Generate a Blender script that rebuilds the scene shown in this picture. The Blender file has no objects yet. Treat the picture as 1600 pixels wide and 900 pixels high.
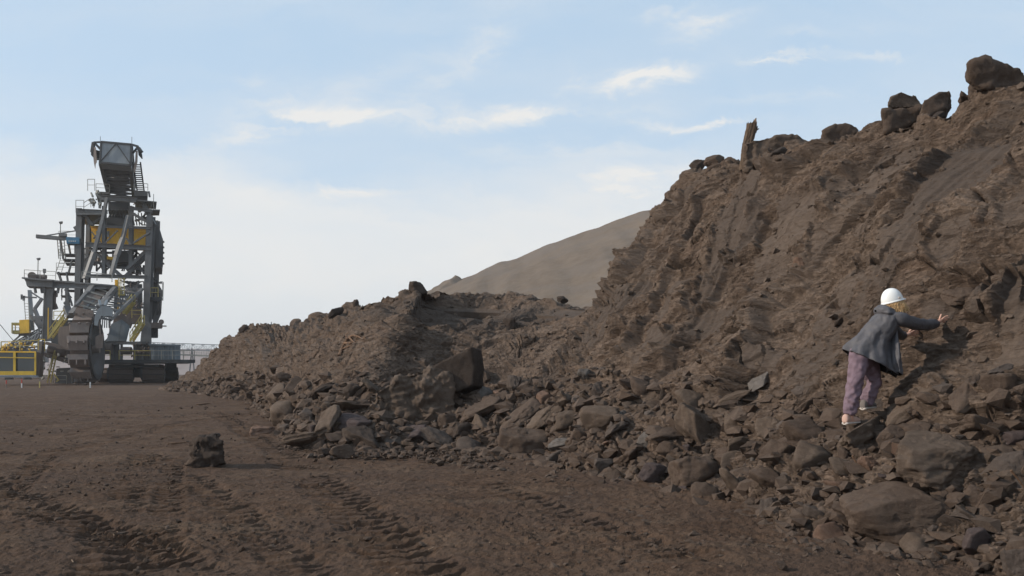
import bpy, bmesh, math, random
import numpy as np
from mathutils import Vector, Matrix
from mathutils.bvhtree import BVHTree

# ------------------------------------------------------------------ camera, world, sun, exposure
scene = bpy.context.scene
COL = scene.collection
FPX, HX, HY, EYE = 1400.0, 800.0, 577.0, 1.8      # focal length in px of the 1600 px wide photograph, horizon row, eye height
cam_d = bpy.data.cameras.new('camera')
cam = bpy.data.objects.new('camera', cam_d)
COL.objects.link(cam)
scene.camera = cam
cam.location = (0, 0, EYE)
cam.rotation_euler = (math.radians(90), 0, 0)
cam_d.sensor_width = 36
cam_d.lens = 36 * FPX / 1600
cam_d.shift_y = (HY - 450) / 1600
cam_d.clip_start = 0.05
cam_d.clip_end = 20000

SUN_EL, SUN_AZ = math.radians(27), math.radians(-96)   # azimuth from +Y, clockwise
sun_dir = Vector((math.sin(SUN_AZ) * math.cos(SUN_EL), math.cos(SUN_AZ) * math.cos(SUN_EL), math.sin(SUN_EL)))
sd = bpy.data.lights.new('sun', 'SUN')
sd.energy = 3.3
sd.angle = math.radians(1.2)
sd.color = (1.0, 0.90, 0.78)
sun = bpy.data.objects.new('sun', sd)
COL.objects.link(sun)
sun.rotation_euler = sun_dir.to_track_quat('Z', 'Y').to_euler()
sun.location = (-30, -10, 40)

world = bpy.data.worlds.new('World')
scene.world = world
world.use_nodes = True
wt = world.node_tree
wt.nodes.clear()
SKY_STRENGTH = 0.11


class NT:
    """small node-tree helper"""
    def __init__(self, tree):
        self.t = tree

    def n(self, kind, **kw):
        nd = self.t.nodes.new(kind)
        ins = kw.pop('ins', {})
        for k, v in kw.items():
            setattr(nd, k, v)
        for k, v in ins.items():
            self.put(nd.inputs[k], v)
        return nd

    def put(self, sock, v):
        if hasattr(v, 'is_output'):
            self.t.links.new(v, sock)
        else:
            sock.default_value = v

    def math(self, op, a, b=0.0, c=0.0):
        nd = self.t.nodes.new('ShaderNodeMath')
        nd.operation = op
        self.put(nd.inputs[0], a)
        self.put(nd.inputs[1], b)
        self.put(nd.inputs[2], c)
        return nd.outputs[0]

    def ramp(self, fac, stops, interp='LINEAR'):
        nd = self.t.nodes.new('ShaderNodeValToRGB')
        cr = nd.color_ramp
        cr.interpolation = interp
        while len(cr.elements) < len(stops):
            cr.elements.new(0.5)
        for e, (p, c) in zip(cr.elements, stops):
            e.position = p
            e.color = (c, c, c, 1) if isinstance(c, (int, float)) else (*c, 1)
        self.put(nd.inputs[0], fac)
        return nd.outputs[0]

    def mix(self, fac, a, b, blend='MIX'):
        nd = self.t.nodes.new('ShaderNodeMix')
        nd.data_type = 'RGBA'
        nd.blend_type = blend
        self.put(nd.inputs[0], fac)
        for s, v in ((nd.inputs[6], a), (nd.inputs[7], b)):
            self.put(s, (*v, 1) if isinstance(v, tuple) and len(v) == 3 else v)
        return nd.outputs[2]

    def noise(self, vec, scale, detail=4, rough=0.5, dist=0.0):
        nd = self.n('ShaderNodeTexNoise')
        self.put(nd.inputs['Scale'], scale)
        nd.inputs['Detail'].default_value = detail
        nd.inputs['Roughness'].default_value = rough
        nd.inputs['Distortion'].default_value = dist
        if vec is not None:
            self.put(nd.inputs['Vector'], vec)
        return nd.outputs['Fac']

    def vmul(self, vec, xyz):
        nd = self.n('ShaderNodeVectorMath', operation='MULTIPLY')
        self.put(nd.inputs[0], vec)
        self.put(nd.inputs[1], xyz)
        return nd.outputs[0]


w = NT(wt)
sky = w.n('ShaderNodeTexSky', sky_type='NISHITA', sun_disc=False, sun_elevation=SUN_EL,
          sun_rotation=SUN_AZ, altitude=100, air_density=1.0, dust_density=1.6, ozone_density=1.4)
geo = w.n('ShaderNodeTexCoord')
sep = w.n('ShaderNodeSeparateXYZ', ins={0: geo.outputs['Generated']})
X, Y, Z = sep.outputs
ys = w.math('MAXIMUM', w.math('ABSOLUTE', Y), 0.15)
gx, gz = w.math('DIVIDE', X, ys), w.math('DIVIDE', Z, ys)
c0_ = w.n('ShaderNodeCombineXYZ', ins={0: gx, 1: gz, 2: w.math('SIGN', Y)}).outputs[0]
wx_ = w.noise(w.vmul(c0_, (4.0, 10.0, 1.0)), 1.7, 6, 0.68, 0.5)
wz_ = w.noise(w.vmul(c0_, (5.0, 9.0, 2.0)), 2.3, 6, 0.68, 0.5)
gx = w.math('ADD', gx, w.math('MULTIPLY', w.math('SUBTRACT', wx_, 0.5), 0.16))
gz = w.math('ADD', gz, w.math('MULTIPLY', w.math('SUBTRACT', wz_, 0.5), 0.055))
comb = w.n('ShaderNodeCombineXYZ', ins={0: gx, 1: gz, 2: w.math('SIGN', Y)})
gv = comb.outputs[0]


def streak(px, py, lx, ly, ang, amp):
    """soft wisp of cirrus in one direction of the sky, drawn out along its own axis"""
    cx, cy = (px - HX) / FPX, (HY - py) / FPX
    c, s = math.cos(ang), math.sin(ang)
    dx, dy = w.math('SUBTRACT', gx, cx), w.math('SUBTRACT', gz, cy)
    a = w.math('DIVIDE', w.math('ADD', w.math('MULTIPLY', dx, c), w.math('MULTIPLY', dy, s)), lx / FPX)
    b = w.math('DIVIDE', w.math('SUBTRACT', w.math('MULTIPLY', dy, c), w.math('MULTIPLY', dx, s)), ly / FPX)
    r = w.math('ADD', w.math('MULTIPLY', a, a), w.math('MULTIPLY', b, b))
    e = w.math('POWER', 2.718, w.math('MULTIPLY', r, -1.0))
    return w.math('MULTIPLY', e, amp)


st_n = w.noise(w.vmul(gv, (5.0, 17.0, 1.0)), 1.6, 7, 0.62, 0.7)
st_big = w.noise(w.vmul(gv, (1.6, 6.0, 1.0)), 1.3, 4, 0.5, 0.4)
total = None
for args in ((650, 186, 230, 24, 0.05, 0.15), (450, 185, 120, 26, 0.15, 0.22), (620, 110, 160, 18, 0.3, 0.22), (1250, 150, 140, 10, 0.05, 0.2), (390, 202, 85, 15, 0.32, 0.75), (430, 152, 55, 16, 0.1, 0.45), (392, 120, 30, 12, 0.0, 0.4),
             (560, 176, 135, 14, 0.06, 0.6), (800, 180, 165, 13, 0.05, 0.7), (740, 75, 110, 22, 0.75, 0.4),
             (990, 121, 95, 13, 0.2, 0.85), (1100, 38, 50, 18, 0.35, 0.65), (1055, 18, 45, 8, 0.25, 0.4),
             (1090, 190, 75, 6, 0.0, 0.95), (1237, 88, 65, 5, 0.1, 0.85), (1370, 88, 50, 6, 0.02, 0.45),
             (972, 290, 45, 18, 0.12, 1.3), (560, 296, 60, 8, 0.0, 0.45), (1060, 275, 26, 20, 0.1, 0.9),
             (1310, 45, 90, 8, 0.03, 0.3), (900, 235, 180, 10, 0.0, 0.25)):
    e = streak(*args)
    total = e if total is None else w.math('ADD', total, e)
wisps = w.math('MULTIPLY', total, w.ramp(st_n, [(0.36, 0.0), (0.62, 1.0)]))
# thin veil that thickens towards the horizon, with uneven edges
vedge = w.math('ADD', gz, w.math('MULTIPLY', w.math('SUBTRACT', st_big, 0.5), 0.22))
veil = w.ramp(vedge, [(0.0, 0.80), (0.10, 0.85), (0.19, 0.72), (0.26, 0.22), (0.45, 0.10)])
fine = w.math('MULTIPLY', w.ramp(w.noise(w.vmul(gv, (2.5, 9.0, 1.0)), 1.0, 6, 0.55, 0.5), [(0.42, 0.0), (0.75, 1.0)]), 0.22)
cl = w.math('MINIMUM', w.math('ADD', w.math('ADD', veil, wisps), fine), 0.97)
cl = w.math('MULTIPLY', cl, w.ramp(Z, [(0.0, 1.0), (0.85, 1.0), (1.0, 0.6)]))
hsv = w.n('ShaderNodeHueSaturation', ins={'Saturation': 0.9, 'Value': 1.0, 'Color': sky.outputs[0]})
CLOUD = (6.85, 6.8, 6.65)
skymix = w.mix(cl, w.mix(0.70, hsv.outputs[0], (4.2, 6.0, 7.9)), CLOUD)      # blue seen through a thin high veil
bg = w.n('ShaderNodeBackground', ins={'Color': skymix, 'Strength': SKY_STRENGTH})
wo = w.n('ShaderNodeOutputWorld', ins={'Surface': bg.outputs[0]})

scene.render.engine = 'CYCLES'
scene.view_settings.view_transform = 'Standard'
scene.view_settings.look = 'None'
scene.view_settings.exposure = 0.2
scene.view_settings.gamma = 1.0
scene.view_settings.use_curve_mapping = False
scene.cycles.max_bounces = 4
scene.cycles.volume_bounces = 0


# ------------------------------------------------------------------ numpy helpers
def _perm(seed):
    r = np.random.RandomState(seed)
    p = r.permutation(256)
    g = r.normal(size=(256, 3))
    g /= np.linalg.norm(g, axis=1)[:, None]
    return np.concatenate([p, p]), g.astype(np.float32)


_PC = {}


def perlin(P, freq=1.0, seed=0):
    """gradient noise, roughly -0.7..0.7"""
    if seed not in _PC:
        _PC[seed] = _perm(seed)
    p, g = _PC[seed]
    Q = (P * np.asarray(freq, dtype=np.float64)).astype(np.float64)
    I = np.floor(Q).astype(np.int64)
    F = (Q - I).astype(np.float32)
    I &= 255
    U = F * F * F * (F * (F * 6 - 15) + 10)
    res = 0
    for dx in (0, 1):
        wx = U[:, 0] if dx else 1 - U[:, 0]
        px = p[(I[:, 0] + dx) & 255]
        for dy in (0, 1):
            wy = U[:, 1] if dy else 1 - U[:, 1]
            py = p[(px + I[:, 1] + dy) & 255]
            for dz in (0, 1):
                wz = U[:, 2] if dz else 1 - U[:, 2]
                h = p[(py + I[:, 2] + dz) & 255]
                G = g[h]
                d = G[:, 0] * (F[:, 0] - dx) + G[:, 1] * (F[:, 1] - dy) + G[:, 2] * (F[:, 2] - dz)
                res = res + wx * wy * wz * d
    return res * 1.5


def fbm(P, freq, octaves, seed=0, gain=0.5, ridged=False):
    f = np.asarray(freq, dtype=np.float64)
    a, out = 1.0, 0
    for o in range(octaves):
        v = perlin(P, f * 2.03 ** o, seed + o)
        if ridged:
            v = 0.5 - np.abs(v) * 1.6
        out = out + a * v
        a *= gain
    return out


def cell(P, freq, seed=0):
    """voronoi: (F1, F2, cell random)"""
    Q = P * np.asarray(freq, dtype=np.float64)
    I = np.floor(Q).astype(np.int64)
    F = (Q - I).astype(np.float32)
    p, g = _PC.setdefault(seed, _perm(seed))
    r = np.random.RandomState(seed + 77)
    R = r.rand(256, 4).astype(np.float32)
    n = len(P)
    f1, f2, rid = np.full(n, 9.0, np.float32), np.full(n, 9.0, np.float32), np.zeros(n, np.float32)
    for dx in (-1, 0, 1):
        for dy in (-1, 0, 1):
            for dz in (-1, 0, 1):
                h = p[(p[(p[(I[:, 0] + dx) & 255] + I[:, 1] + dy) & 255] + I[:, 2] + dz) & 255]
                q = R[h]
                d = (q[:, 0] + dx - F[:, 0]) ** 2 + (q[:, 1] + dy - F[:, 1]) ** 2 + (q[:, 2] + dz - F[:, 2]) ** 2
                m = d < f1
                f2 = np.where(m, f1, np.minimum(f2, d))
                rid = np.where(m, q[:, 3], rid)
                f1 = np.where(m, d, f1)
    return np.sqrt(f1), np.sqrt(f2), rid


def sstep(a, b, x):
    t = np.clip((x - a) / (b - a), 0, 1)
    return t * t * (3 - 2 * t)


def mesh_np(name, V, Fc, smooth=True):
    """Fc: (n,3) or (n,4) int array"""
    V = np.asarray(V, dtype=np.float32)
    Fc = np.asarray(Fc, dtype=np.int32)
    me = bpy.data.meshes.new(name)
    me.vertices.add(len(V))
    me.vertices.foreach_set('co', V.ravel())
    k = Fc.shape[1]
    me.loops.add(Fc.size)
    me.loops.foreach_set('vertex_index', Fc.ravel())
    me.polygons.add(len(Fc))
    me.polygons.foreach_set('loop_start', np.arange(0, Fc.size, k, dtype=np.int32))
    me.polygons.foreach_set('use_smooth', np.full(len(Fc), smooth, dtype=bool))
    me.update(calc_edges=True)
    me.validate()
    return me


def link(name, me, mat=None, parent=None, loc=None):
    o = bpy.data.objects.new(name, me)
    COL.objects.link(o)
    if mat is not None:
        me.materials.append(mat)
    if parent is not None:
        o.parent = parent
    if loc is not None:
        o.location = loc
    return o


def tag(o, label=None, cat=None, group=None, kind=None):
    if label:
        o['label'] = label
    if cat:
        o['category'] = cat
    if group:
        o['group'] = group
    if kind:
        o['kind'] = kind
    return o


def grid_faces(nr, nc):
    i = np.arange(nr - 1)[:, None] * nc + np.arange(nc - 1)[None, :]
    i = i.ravel()
    return np.stack([i, i + 1, i + nc + 1, i + nc], axis=1)


def at(px, py, dist):
    """the point seen at photo pixel (px, py) at depth dist"""
    return np.array([(px - HX) / FPX * dist, dist, EYE + (HY - py) / FPX * dist])


def ground_at(px, py):
    d = FPX * EYE / (py - HY)
    return at(px, py, d)


# ------------------------------------------------------------------ materials
def new_mat(name):
    m = bpy.data.materials.new(name)
    m.use_nodes = True
    m.node_tree.nodes.clear()
    return m, NT(m.node_tree)


def finish(m, t, col, rough=0.95, metal=0.0, bump=None, spec=0.2, bstr=0.5, bdist=0.02):
    p = t.n('ShaderNodeBsdfPrincipled')
    t.put(p.inputs['Base Color'], (*col, 1) if isinstance(col, tuple) and len(col) == 3 else col)
    t.put(p.inputs['Roughness'], rough)
    t.put(p.inputs['Metallic'], metal)
    p.inputs['Specular IOR Level'].default_value = spec
    if bump is not None:
        b = t.n('ShaderNodeBump', ins={'Strength': bstr, 'Distance': bdist, 'Height': bump})
        t.put(p.inputs['Normal'], b.outputs[0])
    o = t.n('ShaderNodeOutputMaterial', ins={0: p.outputs[0]})
    return m


def earth_mat(name, dark, mid, light, grey=None, scale=1.0, strata=0.0, coord='Object', bstr=0.7, bdist=0.03, attr=False, streak=None):
    m, t = new_mat(name)
    tc = t.n('ShaderNodeTexCoord')
    v = tc.outputs[coord]
    n1 = t.noise(v, 0.9 * scale, 5, 0.6, 0.6)
    n2 = t.noise(v, 7.0 * scale, 6, 0.65, 0.3)
    n3 = t.noise(v, 45.0 * scale, 5, 0.7)
    sv = t.vmul(v, (1.0, 1.0, 7.0))
    n4 = t.noise(sv, 3.0 * scale, 5, 0.65, 0.8)
    f = t.math('ADD', t.math('MULTIPLY', n1, 0.45), t.math('MULTIPLY', n2, 0.30))
    f = t.math('ADD', f, t.math('MULTIPLY', n4, 0.15 + 0.15 * strata))
    f = t.math('ADD', f, t.math('MULTIPLY', n3, 0.10))
    c = t.ramp(f, [(0.36, dark), (0.50, mid), (0.66, light)])
    if streak:
        sn = t.noise(t.vmul(v, (0.35, 1.3, 1.0)), 1.0, 6, 0.65, 1.0)
        c = t.mix(t.ramp(sn, [(0.50, 0.0), (0.66, 0.6)]), c, streak)
    # pale dust flecks
    n5 = t.noise(v, 26 * scale, 3, 0.8)
    c = t.mix(t.ramp(n5, [(0.60, 0.0), (0.74, 0.55)]), c, tuple(min(1, x * 1.5) for x in light))
    if grey is not None:
        if attr:
            a = t.n('ShaderNodeAttribute', attribute_name='scrape_shade')
            g = t.math('MULTIPLY', a.outputs['Fac'], t.ramp(n2, [(0.3, 0.6), (0.6, 1.0)]))
            c = t.mix(g, c, t.mix(n2, grey, tuple(x * 0.75 for x in grey)))
            b = t.n('ShaderNodeAttribute', attribute_name='tint')
            c = t.mix(b.outputs['Fac'], c, tuple(x * y for x, y in zip(mid, (1.5, 1.35, 1.2))))
        else:
            c = t.mix(t.ramp(t.noise(v, 0.5 * scale, 4, 0.6, 1.0), [(0.45, 0.0), (0.62, 0.8)]), c, grey)
    h = t.math('ADD', t.math('MULTIPLY', n2, 0.8), t.math('MULTIPLY', n3, 0.55))
    h = t.math('ADD', h, t.math('MULTIPLY', n4, 0.8 * strata))
    h = t.math('ADD', h, t.math('MULTIPLY', t.noise(v, 130 * scale, 3, 0.7), 0.2))
    return finish(m, t, c, 0.97, 0, h, 0.12, bstr, bdist)


MAT = {}


def wall_mat():
    """weathered bedded clay: flaky beds, grey planed facets with some painted shade, pale dust, dark open pores"""
    m, t = new_mat('weathered_clay')
    v = t.n('ShaderNodeTexCoord').outputs['Object']
    s_ = t.n('ShaderNodeSeparateXYZ', ins={0: v}).outputs
    zz = t.math('ADD', s_[2], t.math('MULTIPLY', s_[1], 0.16))
    q = t.n('ShaderNodeCombineXYZ', ins={0: s_[0], 1: t.math('MULTIPLY', s_[1], 0.8), 2: t.math('MULTIPLY', zz, 2.6)}).outputs[0]
    n1 = t.noise(v, 0.7, 5, 0.6, 0.5)
    n2 = t.noise(q, 3.2, 8, 0.68, 0.9)
    n3 = t.noise(q, 11.0, 6, 0.7, 0.5)
    n4 = t.noise(v, 38.0, 5, 0.75)
    f = t.math('ADD', t.math('MULTIPLY', n1, 0.32), t.math('MULTIPLY', n2, 0.38))
    f = t.math('ADD', f, t.math('MULTIPLY', n3, 0.2))
    f = t.math('ADD', f, t.math('MULTIPLY', n4, 0.10))
    c = t.ramp(f, [(0.36, (0.068, 0.047, 0.035)), (0.47, (0.130, 0.093, 0.070)), (0.57, (0.166, 0.121, 0.092)), (0.68, (0.225, 0.170, 0.132))])
    # rusty and yellowish beds
    c = t.mix(t.ramp(t.noise(q, 0.9, 5, 0.6, 1.2), [(0.54, 0.0), (0.68, 0.35)]), c, (0.140, 0.088, 0.060))
    a = t.n('ShaderNodeAttribute', attribute_name='scrape_shade')
    g = t.math('MULTIPLY', a.outputs['Fac'], t.ramp(n2, [(0.3, 0.55), (0.55, 0.95)]))
    c = t.mix(g, c, t.mix(n3, (0.086, 0.067, 0.055), (0.062, 0.048, 0.040)))  # grey of planed clay, also carries shade painted on mound and step sides
    b = t.n('ShaderNodeAttribute', attribute_name='tint')
    c = t.mix(t.math('MULTIPLY', b.outputs['Fac'], 0.7), c, (0.160, 0.118, 0.090))
    r2 = t.math('ABSOLUTE', t.math('SUBTRACT', n2, 0.5))
    r3 = t.math('ABSOLUTE', t.math('SUBTRACT', n3, 0.5))
    h = t.math('SUBTRACT', t.math('MULTIPLY', n2, 1.6), t.math('MULTIPLY', r2, 1.5))
    h = t.math('ADD', h, t.math('SUBTRACT', t.math('MULTIPLY', n3, 0.9), t.math('MULTIPLY', r3, 1.0)))
    h = t.math('ADD', h, t.math('MULTIPLY', n4, 0.35))
    h = t.math('ADD', h, t.math('MULTIPLY', t.noise(v, 110, 3, 0.7), 0.12))
    h = t.math('MULTIPLY', h, t.math('SUBTRACT', 1.0, t.math('MULTIPLY', a.outputs['Fac'], 0.60)))
    return finish(m, t, c, 0.97, 0, h, 0.10, 1.0, 0.055)


MAT['wall'] = wall_mat()
MAT['ground'] = earth_mat('packed_dark_soil', (0.055, 0.033, 0.022), (0.085, 0.052, 0.034), (0.122, 0.080, 0.055), grey=(0.077, 0.050, 0.036), scale=0.8, coord='Object', bstr=1.0, bdist=0.035, streak=(0.122, 0.084, 0.058))
RK = {
    'brown': ((0.054, 0.038, 0.029), (0.090, 0.064, 0.049), (0.132, 0.098, 0.076)),
    'tan': ((0.070, 0.050, 0.037), (0.108, 0.079, 0.060), (0.155, 0.117, 0.092)),
    'grey': ((0.054, 0.041, 0.034), (0.086, 0.067, 0.056), (0.130, 0.104, 0.089)),
    'pale': ((0.080, 0.068, 0.060), (0.125, 0.108, 0.096), (0.185, 0.163, 0.147)),
    'dark': ((0.034, 0.025, 0.020), (0.056, 0.042, 0.034), (0.090, 0.069, 0.056)),
    'purple': ((0.050, 0.037, 0.034), (0.080, 0.060, 0.055), (0.120, 0.093, 0.086)),
    'red': ((0.10, 0.062, 0.046), (0.15, 0.096, 0.070), (0.21, 0.14, 0.105)),
}
for k, (a, b, c) in RK.items():
    MAT['rock_' + k] = earth_mat(k + '_claystone', a, b, c, scale=1.6, strata=0.25, bstr=0.9, bdist=0.03)
# ------------------------------------------------------------------ embankment: stations along the foot (toe point, crest point)
def V3(px, py, d):
    return at(px, py, d)


ST = [
    # toe xyz, ridge xyz
    ((6.6, 2.0, 0), (11.4, 3.2, 6.4)),
    ((5.6, 5.0, 0), (10.4, 6.3, 6.3)),
    ((4.6, 8.05, 0), (9.2, 9.4, 6.2)),
    ((3.55, 9.3, 0), (8.3, 10.9, 6.1)),
    ((3.15, 10.8, 0), V3(1655, 112, 12.6)),
    ((2.6, 12.6, 0), V3(1476, 172, 14.4)),
    ((2.1, 14.2, 0), V3(1345, 206, 16.5)),
    ((1.2, 16.2, 0), V3(1192, 246, 19.5)),
    ((0.35, 18.2, 0), V3(1092, 268, 22.0)),
    ((-0.3, 18.9, 0), V3(1052, 316, 24.5)),
    ((-0.8, 19.5, 0), V3(1008, 430, 26.0)),
    ((-1.5, 20.1, 0), V3(958, 460, 29.5)),
    ((-2.2, 20.1, 0), V3(800, 457, 33.0)),
    ((-2.9, 19.8, 0), V3(705, 453, 33.0)),
    ((-3.7, 20.0, 0), V3(645, 448, 31.0)),
    ((-4.7, 21.0, 0), V3(560, 474, 36.0)),
    ((-6.2, 24.5, 0), V3(500, 497, 43.0)),
    ((-9.4, 34.5, 0), V3(442, 511, 52.0)),
    ((-14.0, 48.0, 0), V3(390, 509, 60.0)),
    ((-19.6, 60.0, 0), V3(340, 545, 68.0)),
    ((-25.7, 71.0, 0), V3(302, 578, 77.0)),
    ((-31.5, 80.0, -0.1), V3(262, 602, 84.0)),
]
toe = np.array([np.array(a, float) for a, b in ST])
rid = np.array([np.array(b, float) for a, b in ST])
ns = len(ST)


def cr(P, u):
    """Catmull-Rom through P at parameter u"""
    i = np.clip(np.floor(u).astype(int), 0, len(P) - 2)
    t = (u - i)[:, None]
    p0, p1, p2, p3 = P[np.maximum(i - 1, 0)], P[i], P[i + 1], P[np.minimum(i + 2, len(P) - 1)]
    return 0.5 * ((2 * p1) + (-p0 + p2) * t + (2 * p0 - 5 * p1 + 4 * p2 - p3) * t ** 2 + (-p0 + 3 * p1 - 3 * p2 + p3) * t ** 3)


# column parameters, spacing proportional to the distance from the camera
us = [0.0]
while us[-1] < ns - 1:
    u = np.array([us[-1]])
    a, b = cr(toe, u)[0], cr(rid, u)[0]
    a2, b2 = cr(toe, u + 0.01)[0], cr(rid, u + 0.01)[0]
    mid = (a + b) / 2
    speed = max(np.linalg.norm(a2 - a), np.linalg.norm(b2 - b), 1e-3) / 0.01
    dist = math.hypot(mid[0], mid[1])
    sp = dist * 0.00155
    if us[-1] < 2:
        sp = 0.06
    us.append(us[-1] + sp / speed)
us = np.clip(np.array(us), 0, ns - 1 - 1e-6)
NV = 400
vs = np.concatenate([np.linspace(-0.10, 0, 10)[:-1], np.linspace(0, 1.03, NV), 1.03 + np.linspace(0, 1, 36)[1:] ** 1.3 * 1.5])
NU, NR = len(us), len(vs)
T, R = cr(toe, us), cr(rid, us)
H = R[:, 2]
D = R - T
D[:, 2] = 0
L = np.linalg.norm(D, axis=1)
Dn = D / L[:, None]
UU, VV = np.meshgrid(np.arange(NU), vs, indexing='ij')
f = np.clip(VV, 0, 1)
tcu = us[UU]
right = sstep(11.2, 8.5, tcu)           # steep cliff part
# profile: rubble apron, then straight face, rounded lip
prof = f + 0.05 * np.sin(f * math.pi) * (1 - right) * 1.3 - 0.035 * np.sin(2 * math.pi * f) * right
# the cut in the slope right of the high mound
P = np.zeros((NU, NR, 3))
ext = np.where(VV < 0, VV * 7.0 / np.maximum(L[:, None], 5), VV)
P[..., 0] = T[:, 0:1] + D[:, 0:1] * ext
P[..., 1] = T[:, 1:2] + D[:, 1:2] * ext
back = np.maximum(VV - 1.0, 0) * L[:, None]
P[..., 2] = H[:, None] * prof + np.where(VV < 0, VV * 5.0, 0)
P[..., 2] = np.where(VV > 1, H[:, None] + 0.10 * back * sstep(8.5, 6, tcu) - 0.10 * back * sstep(8, 10, tcu)
                     - np.maximum(back - 1.5, 0) * 0.35 * sstep(15, 17, tcu), P[..., 2])
P[..., 2] = np.where(VV > 2.3, P[..., 2] - (VV - 2.3) * 8, P[..., 2])
# smooth normals of the base form
du = np.gradient(P, axis=0)
dv = np.gradient(P, axis=1)
Nn = np.cross(dv, du)
Nn /= np.linalg.norm(Nn, axis=2)[..., None] + 1e-9
Nn *= np.sign(Nn[..., 2:3] + 1e-9)
Pf = P.reshape(-1, 3)
Nf = Nn.reshape(-1, 3)
vf, uf, rf = VV.ravel(), tcu.ravel(), right.ravel()
# slope coordinates: metres along the foot, metres up the slope
seg = np.linalg.norm(np.diff(T[:, :2], axis=0), axis=1)
ta = np.concatenate([[0], np.cumsum(seg)])
TA = np.repeat(ta, NR)
SA = (np.clip(VV, 0, 2) * np.hypot(L, H)[:, None]).ravel()
S3 = np.stack([TA, SA, np.zeros_like(TA)], axis=1)
disto = np.hypot(Pf[:, 0], Pf[:, 1])

warp = fbm(Pf, 0.5, 3, 5) * 0.6
d = np.zeros(len(Pf))
big = fbm(Pf, (0.35, 0.35, 0.5), 3, 11)
d += big * 0.32
# buttresses and gullies down the slope (t direction only)
Gq = np.stack([TA + warp * 1.2 + 0.18 * SA, SA * 0.12, np.zeros_like(TA)], axis=1)
gul = perlin(Gq, (0.42, 1, 1), 21)
upper = sstep(0.12, 0.5, vf)
d += gul * (0.30 * rf + 0.42 * (1 - rf)) * upper
gul2 = 0.5 - np.abs(perlin(Gq, (1.05, 1, 1), 22)) * 2.2
d += gul2 * 0.085 * upper * (0.5 + 0.5 * (1 - rf) + 0.4)
# bedding ledges
zz = Pf[:, 2] + warp * 0.40 + (0.16 * Pf[:, 1]) * rf.clip(0.3, 1)
Lq = np.stack([Pf[:, 0] * 0.55, Pf[:, 1] * 0.55, zz * 3.3], axis=1)
led = fbm(Lq, 1.0, 3, 31, 0.55)
ledge = np.tanh(led * 3.5)
msk = sstep(-0.25, 0.25, perlin(Pf, 0.55, 41) + 0.12)
d += ledge * 0.070 * msk * sstep(0.05, 0.2, vf) * (0.45 + 0.55 * rf)
# broken slabs
Vq = np.stack([Pf[:, 0] + Pf[:, 1] * 0.2, Pf[:, 1], zz * 2.2], axis=1) + (warp * 0.3)[:, None]
f1, f2, rr = cell(Vq, 1.15, 51)
edge = sstep(0.0, 0.10, f2 - f1)
d += (rr - 0.5) * 0.19 * edge * sstep(0.02, 0.1, vf)
f1b, f2b, rrb = cell(Vq * np.array([0.7, 0.7, 1.6]), 3.0, 52)
d += (rrb - 0.5) * 0.05 * sstep(-0.3, 0.3, perlin(Pf, 0.9, 43)) * sstep(0.0, 0.15, f2b - f1b) - 0.02 * (1 - sstep(0.0, 0.08, f2b - f1b))
# broad faces stepped down the slope: each turns a scraped side towards the near end
sw = (TA + 0.22 * SA + warp * 1.1) * 0.52 + 0.25 * perlin(np.stack([TA, SA, np.zeros_like(TA)], axis=1), 0.5, 47)
fr0 = sw - np.floor(sw)
saw = np.where(fr0 < 0.16, sstep(0.0, 0.16, fr0), 1 - (fr0 - 0.16) / 0.84)
sawa = sstep(-0.35, 0.2, perlin(np.stack([TA, SA * 1.2, np.zeros_like(TA)], axis=1), 0.33, 48) + 0.12) * sstep(0.16, 0.42, vf) * sstep(1.02, 0.9, vf)
d += (saw - 0.5) * 0.34 * sawa * (0.35 + 0.65 * rf)
stepf = sstep(0.02, 0.06, fr0) * sstep(0.17, 0.13, fr0) * sawa * rf
# a second family, smaller and flatter lying
s2w = (TA * 0.5 + SA * 0.9 + warp * 0.8) * 0.75
fr1 = s2w - np.floor(s2w)
saw1 = np.where(fr1 < 0.85, fr1 / 0.85, 1 - sstep(0.85, 1.0, fr1))
d += (saw1 - 0.5) * 0.15 * sstep(-0.1, 0.3, perlin(Pf, 0.6, 49)) * sstep(0.12, 0.3, vf) * sstep(1.0, 0.9, vf)
# dark open cracks
crk = (1 - sstep(0.0, 0.030, f2 - f1)) * sstep(0.05, 0.3, perlin(Pf, 0.8, 42))
d -= crk * 0.10
# crumbly surface
slab = fbm(np.stack([Pf[:, 0] * 0.55, Pf[:, 1] * 0.55, zz * 2.4], axis=1), 2.4, 5, 61, 0.6, ridged=True)
d += (slab - 0.5) * 0.045
near = 1 - sstep(22, 45, disto)
d += fbm(np.stack([Pf[:, 0], Pf[:, 1], zz * 2.0], axis=1), 11.0, 3, 71, 0.6) * 0.014 * near
d += fbm(Pf, 2.2, 3, 75, 0.6) * 0.07 * (1 - near)
# scraped flat faces left by the bucket: the surface is planed off to a smooth facet
scr = np.zeros(len(Pf))
Cq = np.stack([TA + 0.30 * SA + warp * 0.25, SA, np.zeros_like(TA)], axis=1)
c1, c2, crr = cell(Cq, (0.72, 0.50, 1), 81)
sm = (crr > 0.84) * sstep(0.10, 0.17, c2 - c1) * sstep(0.14, 0.26, vf) * sstep(1.0, 0.90, vf)
sm = sm * sstep(-0.28, -0.10, perlin(Pf, 1.6, 83) + 0.2)
sm = sm * sstep(-0.35, 0.1, fbm(Pf, 4.0, 3, 88) + 0.1)
scr = sm * rf * 0.85
k1, k2, krr = cell(Cq, (1.7, 1.3, 1), 82)
sm2 = (krr > 0.86) * sstep(0.10, 0.2, k2 - k1) * sstep(0.12, 0.2, vf) * sstep(0.98, 0.9, vf)
scr = np.maximum(scr, sm2 * 0.75 * (0.4 + 0.6 * rf))
base = big * 0.32 + gul * 0.34 * upper
flat = base - 0.06 + (crr - 0.75) * 0.10
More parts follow.
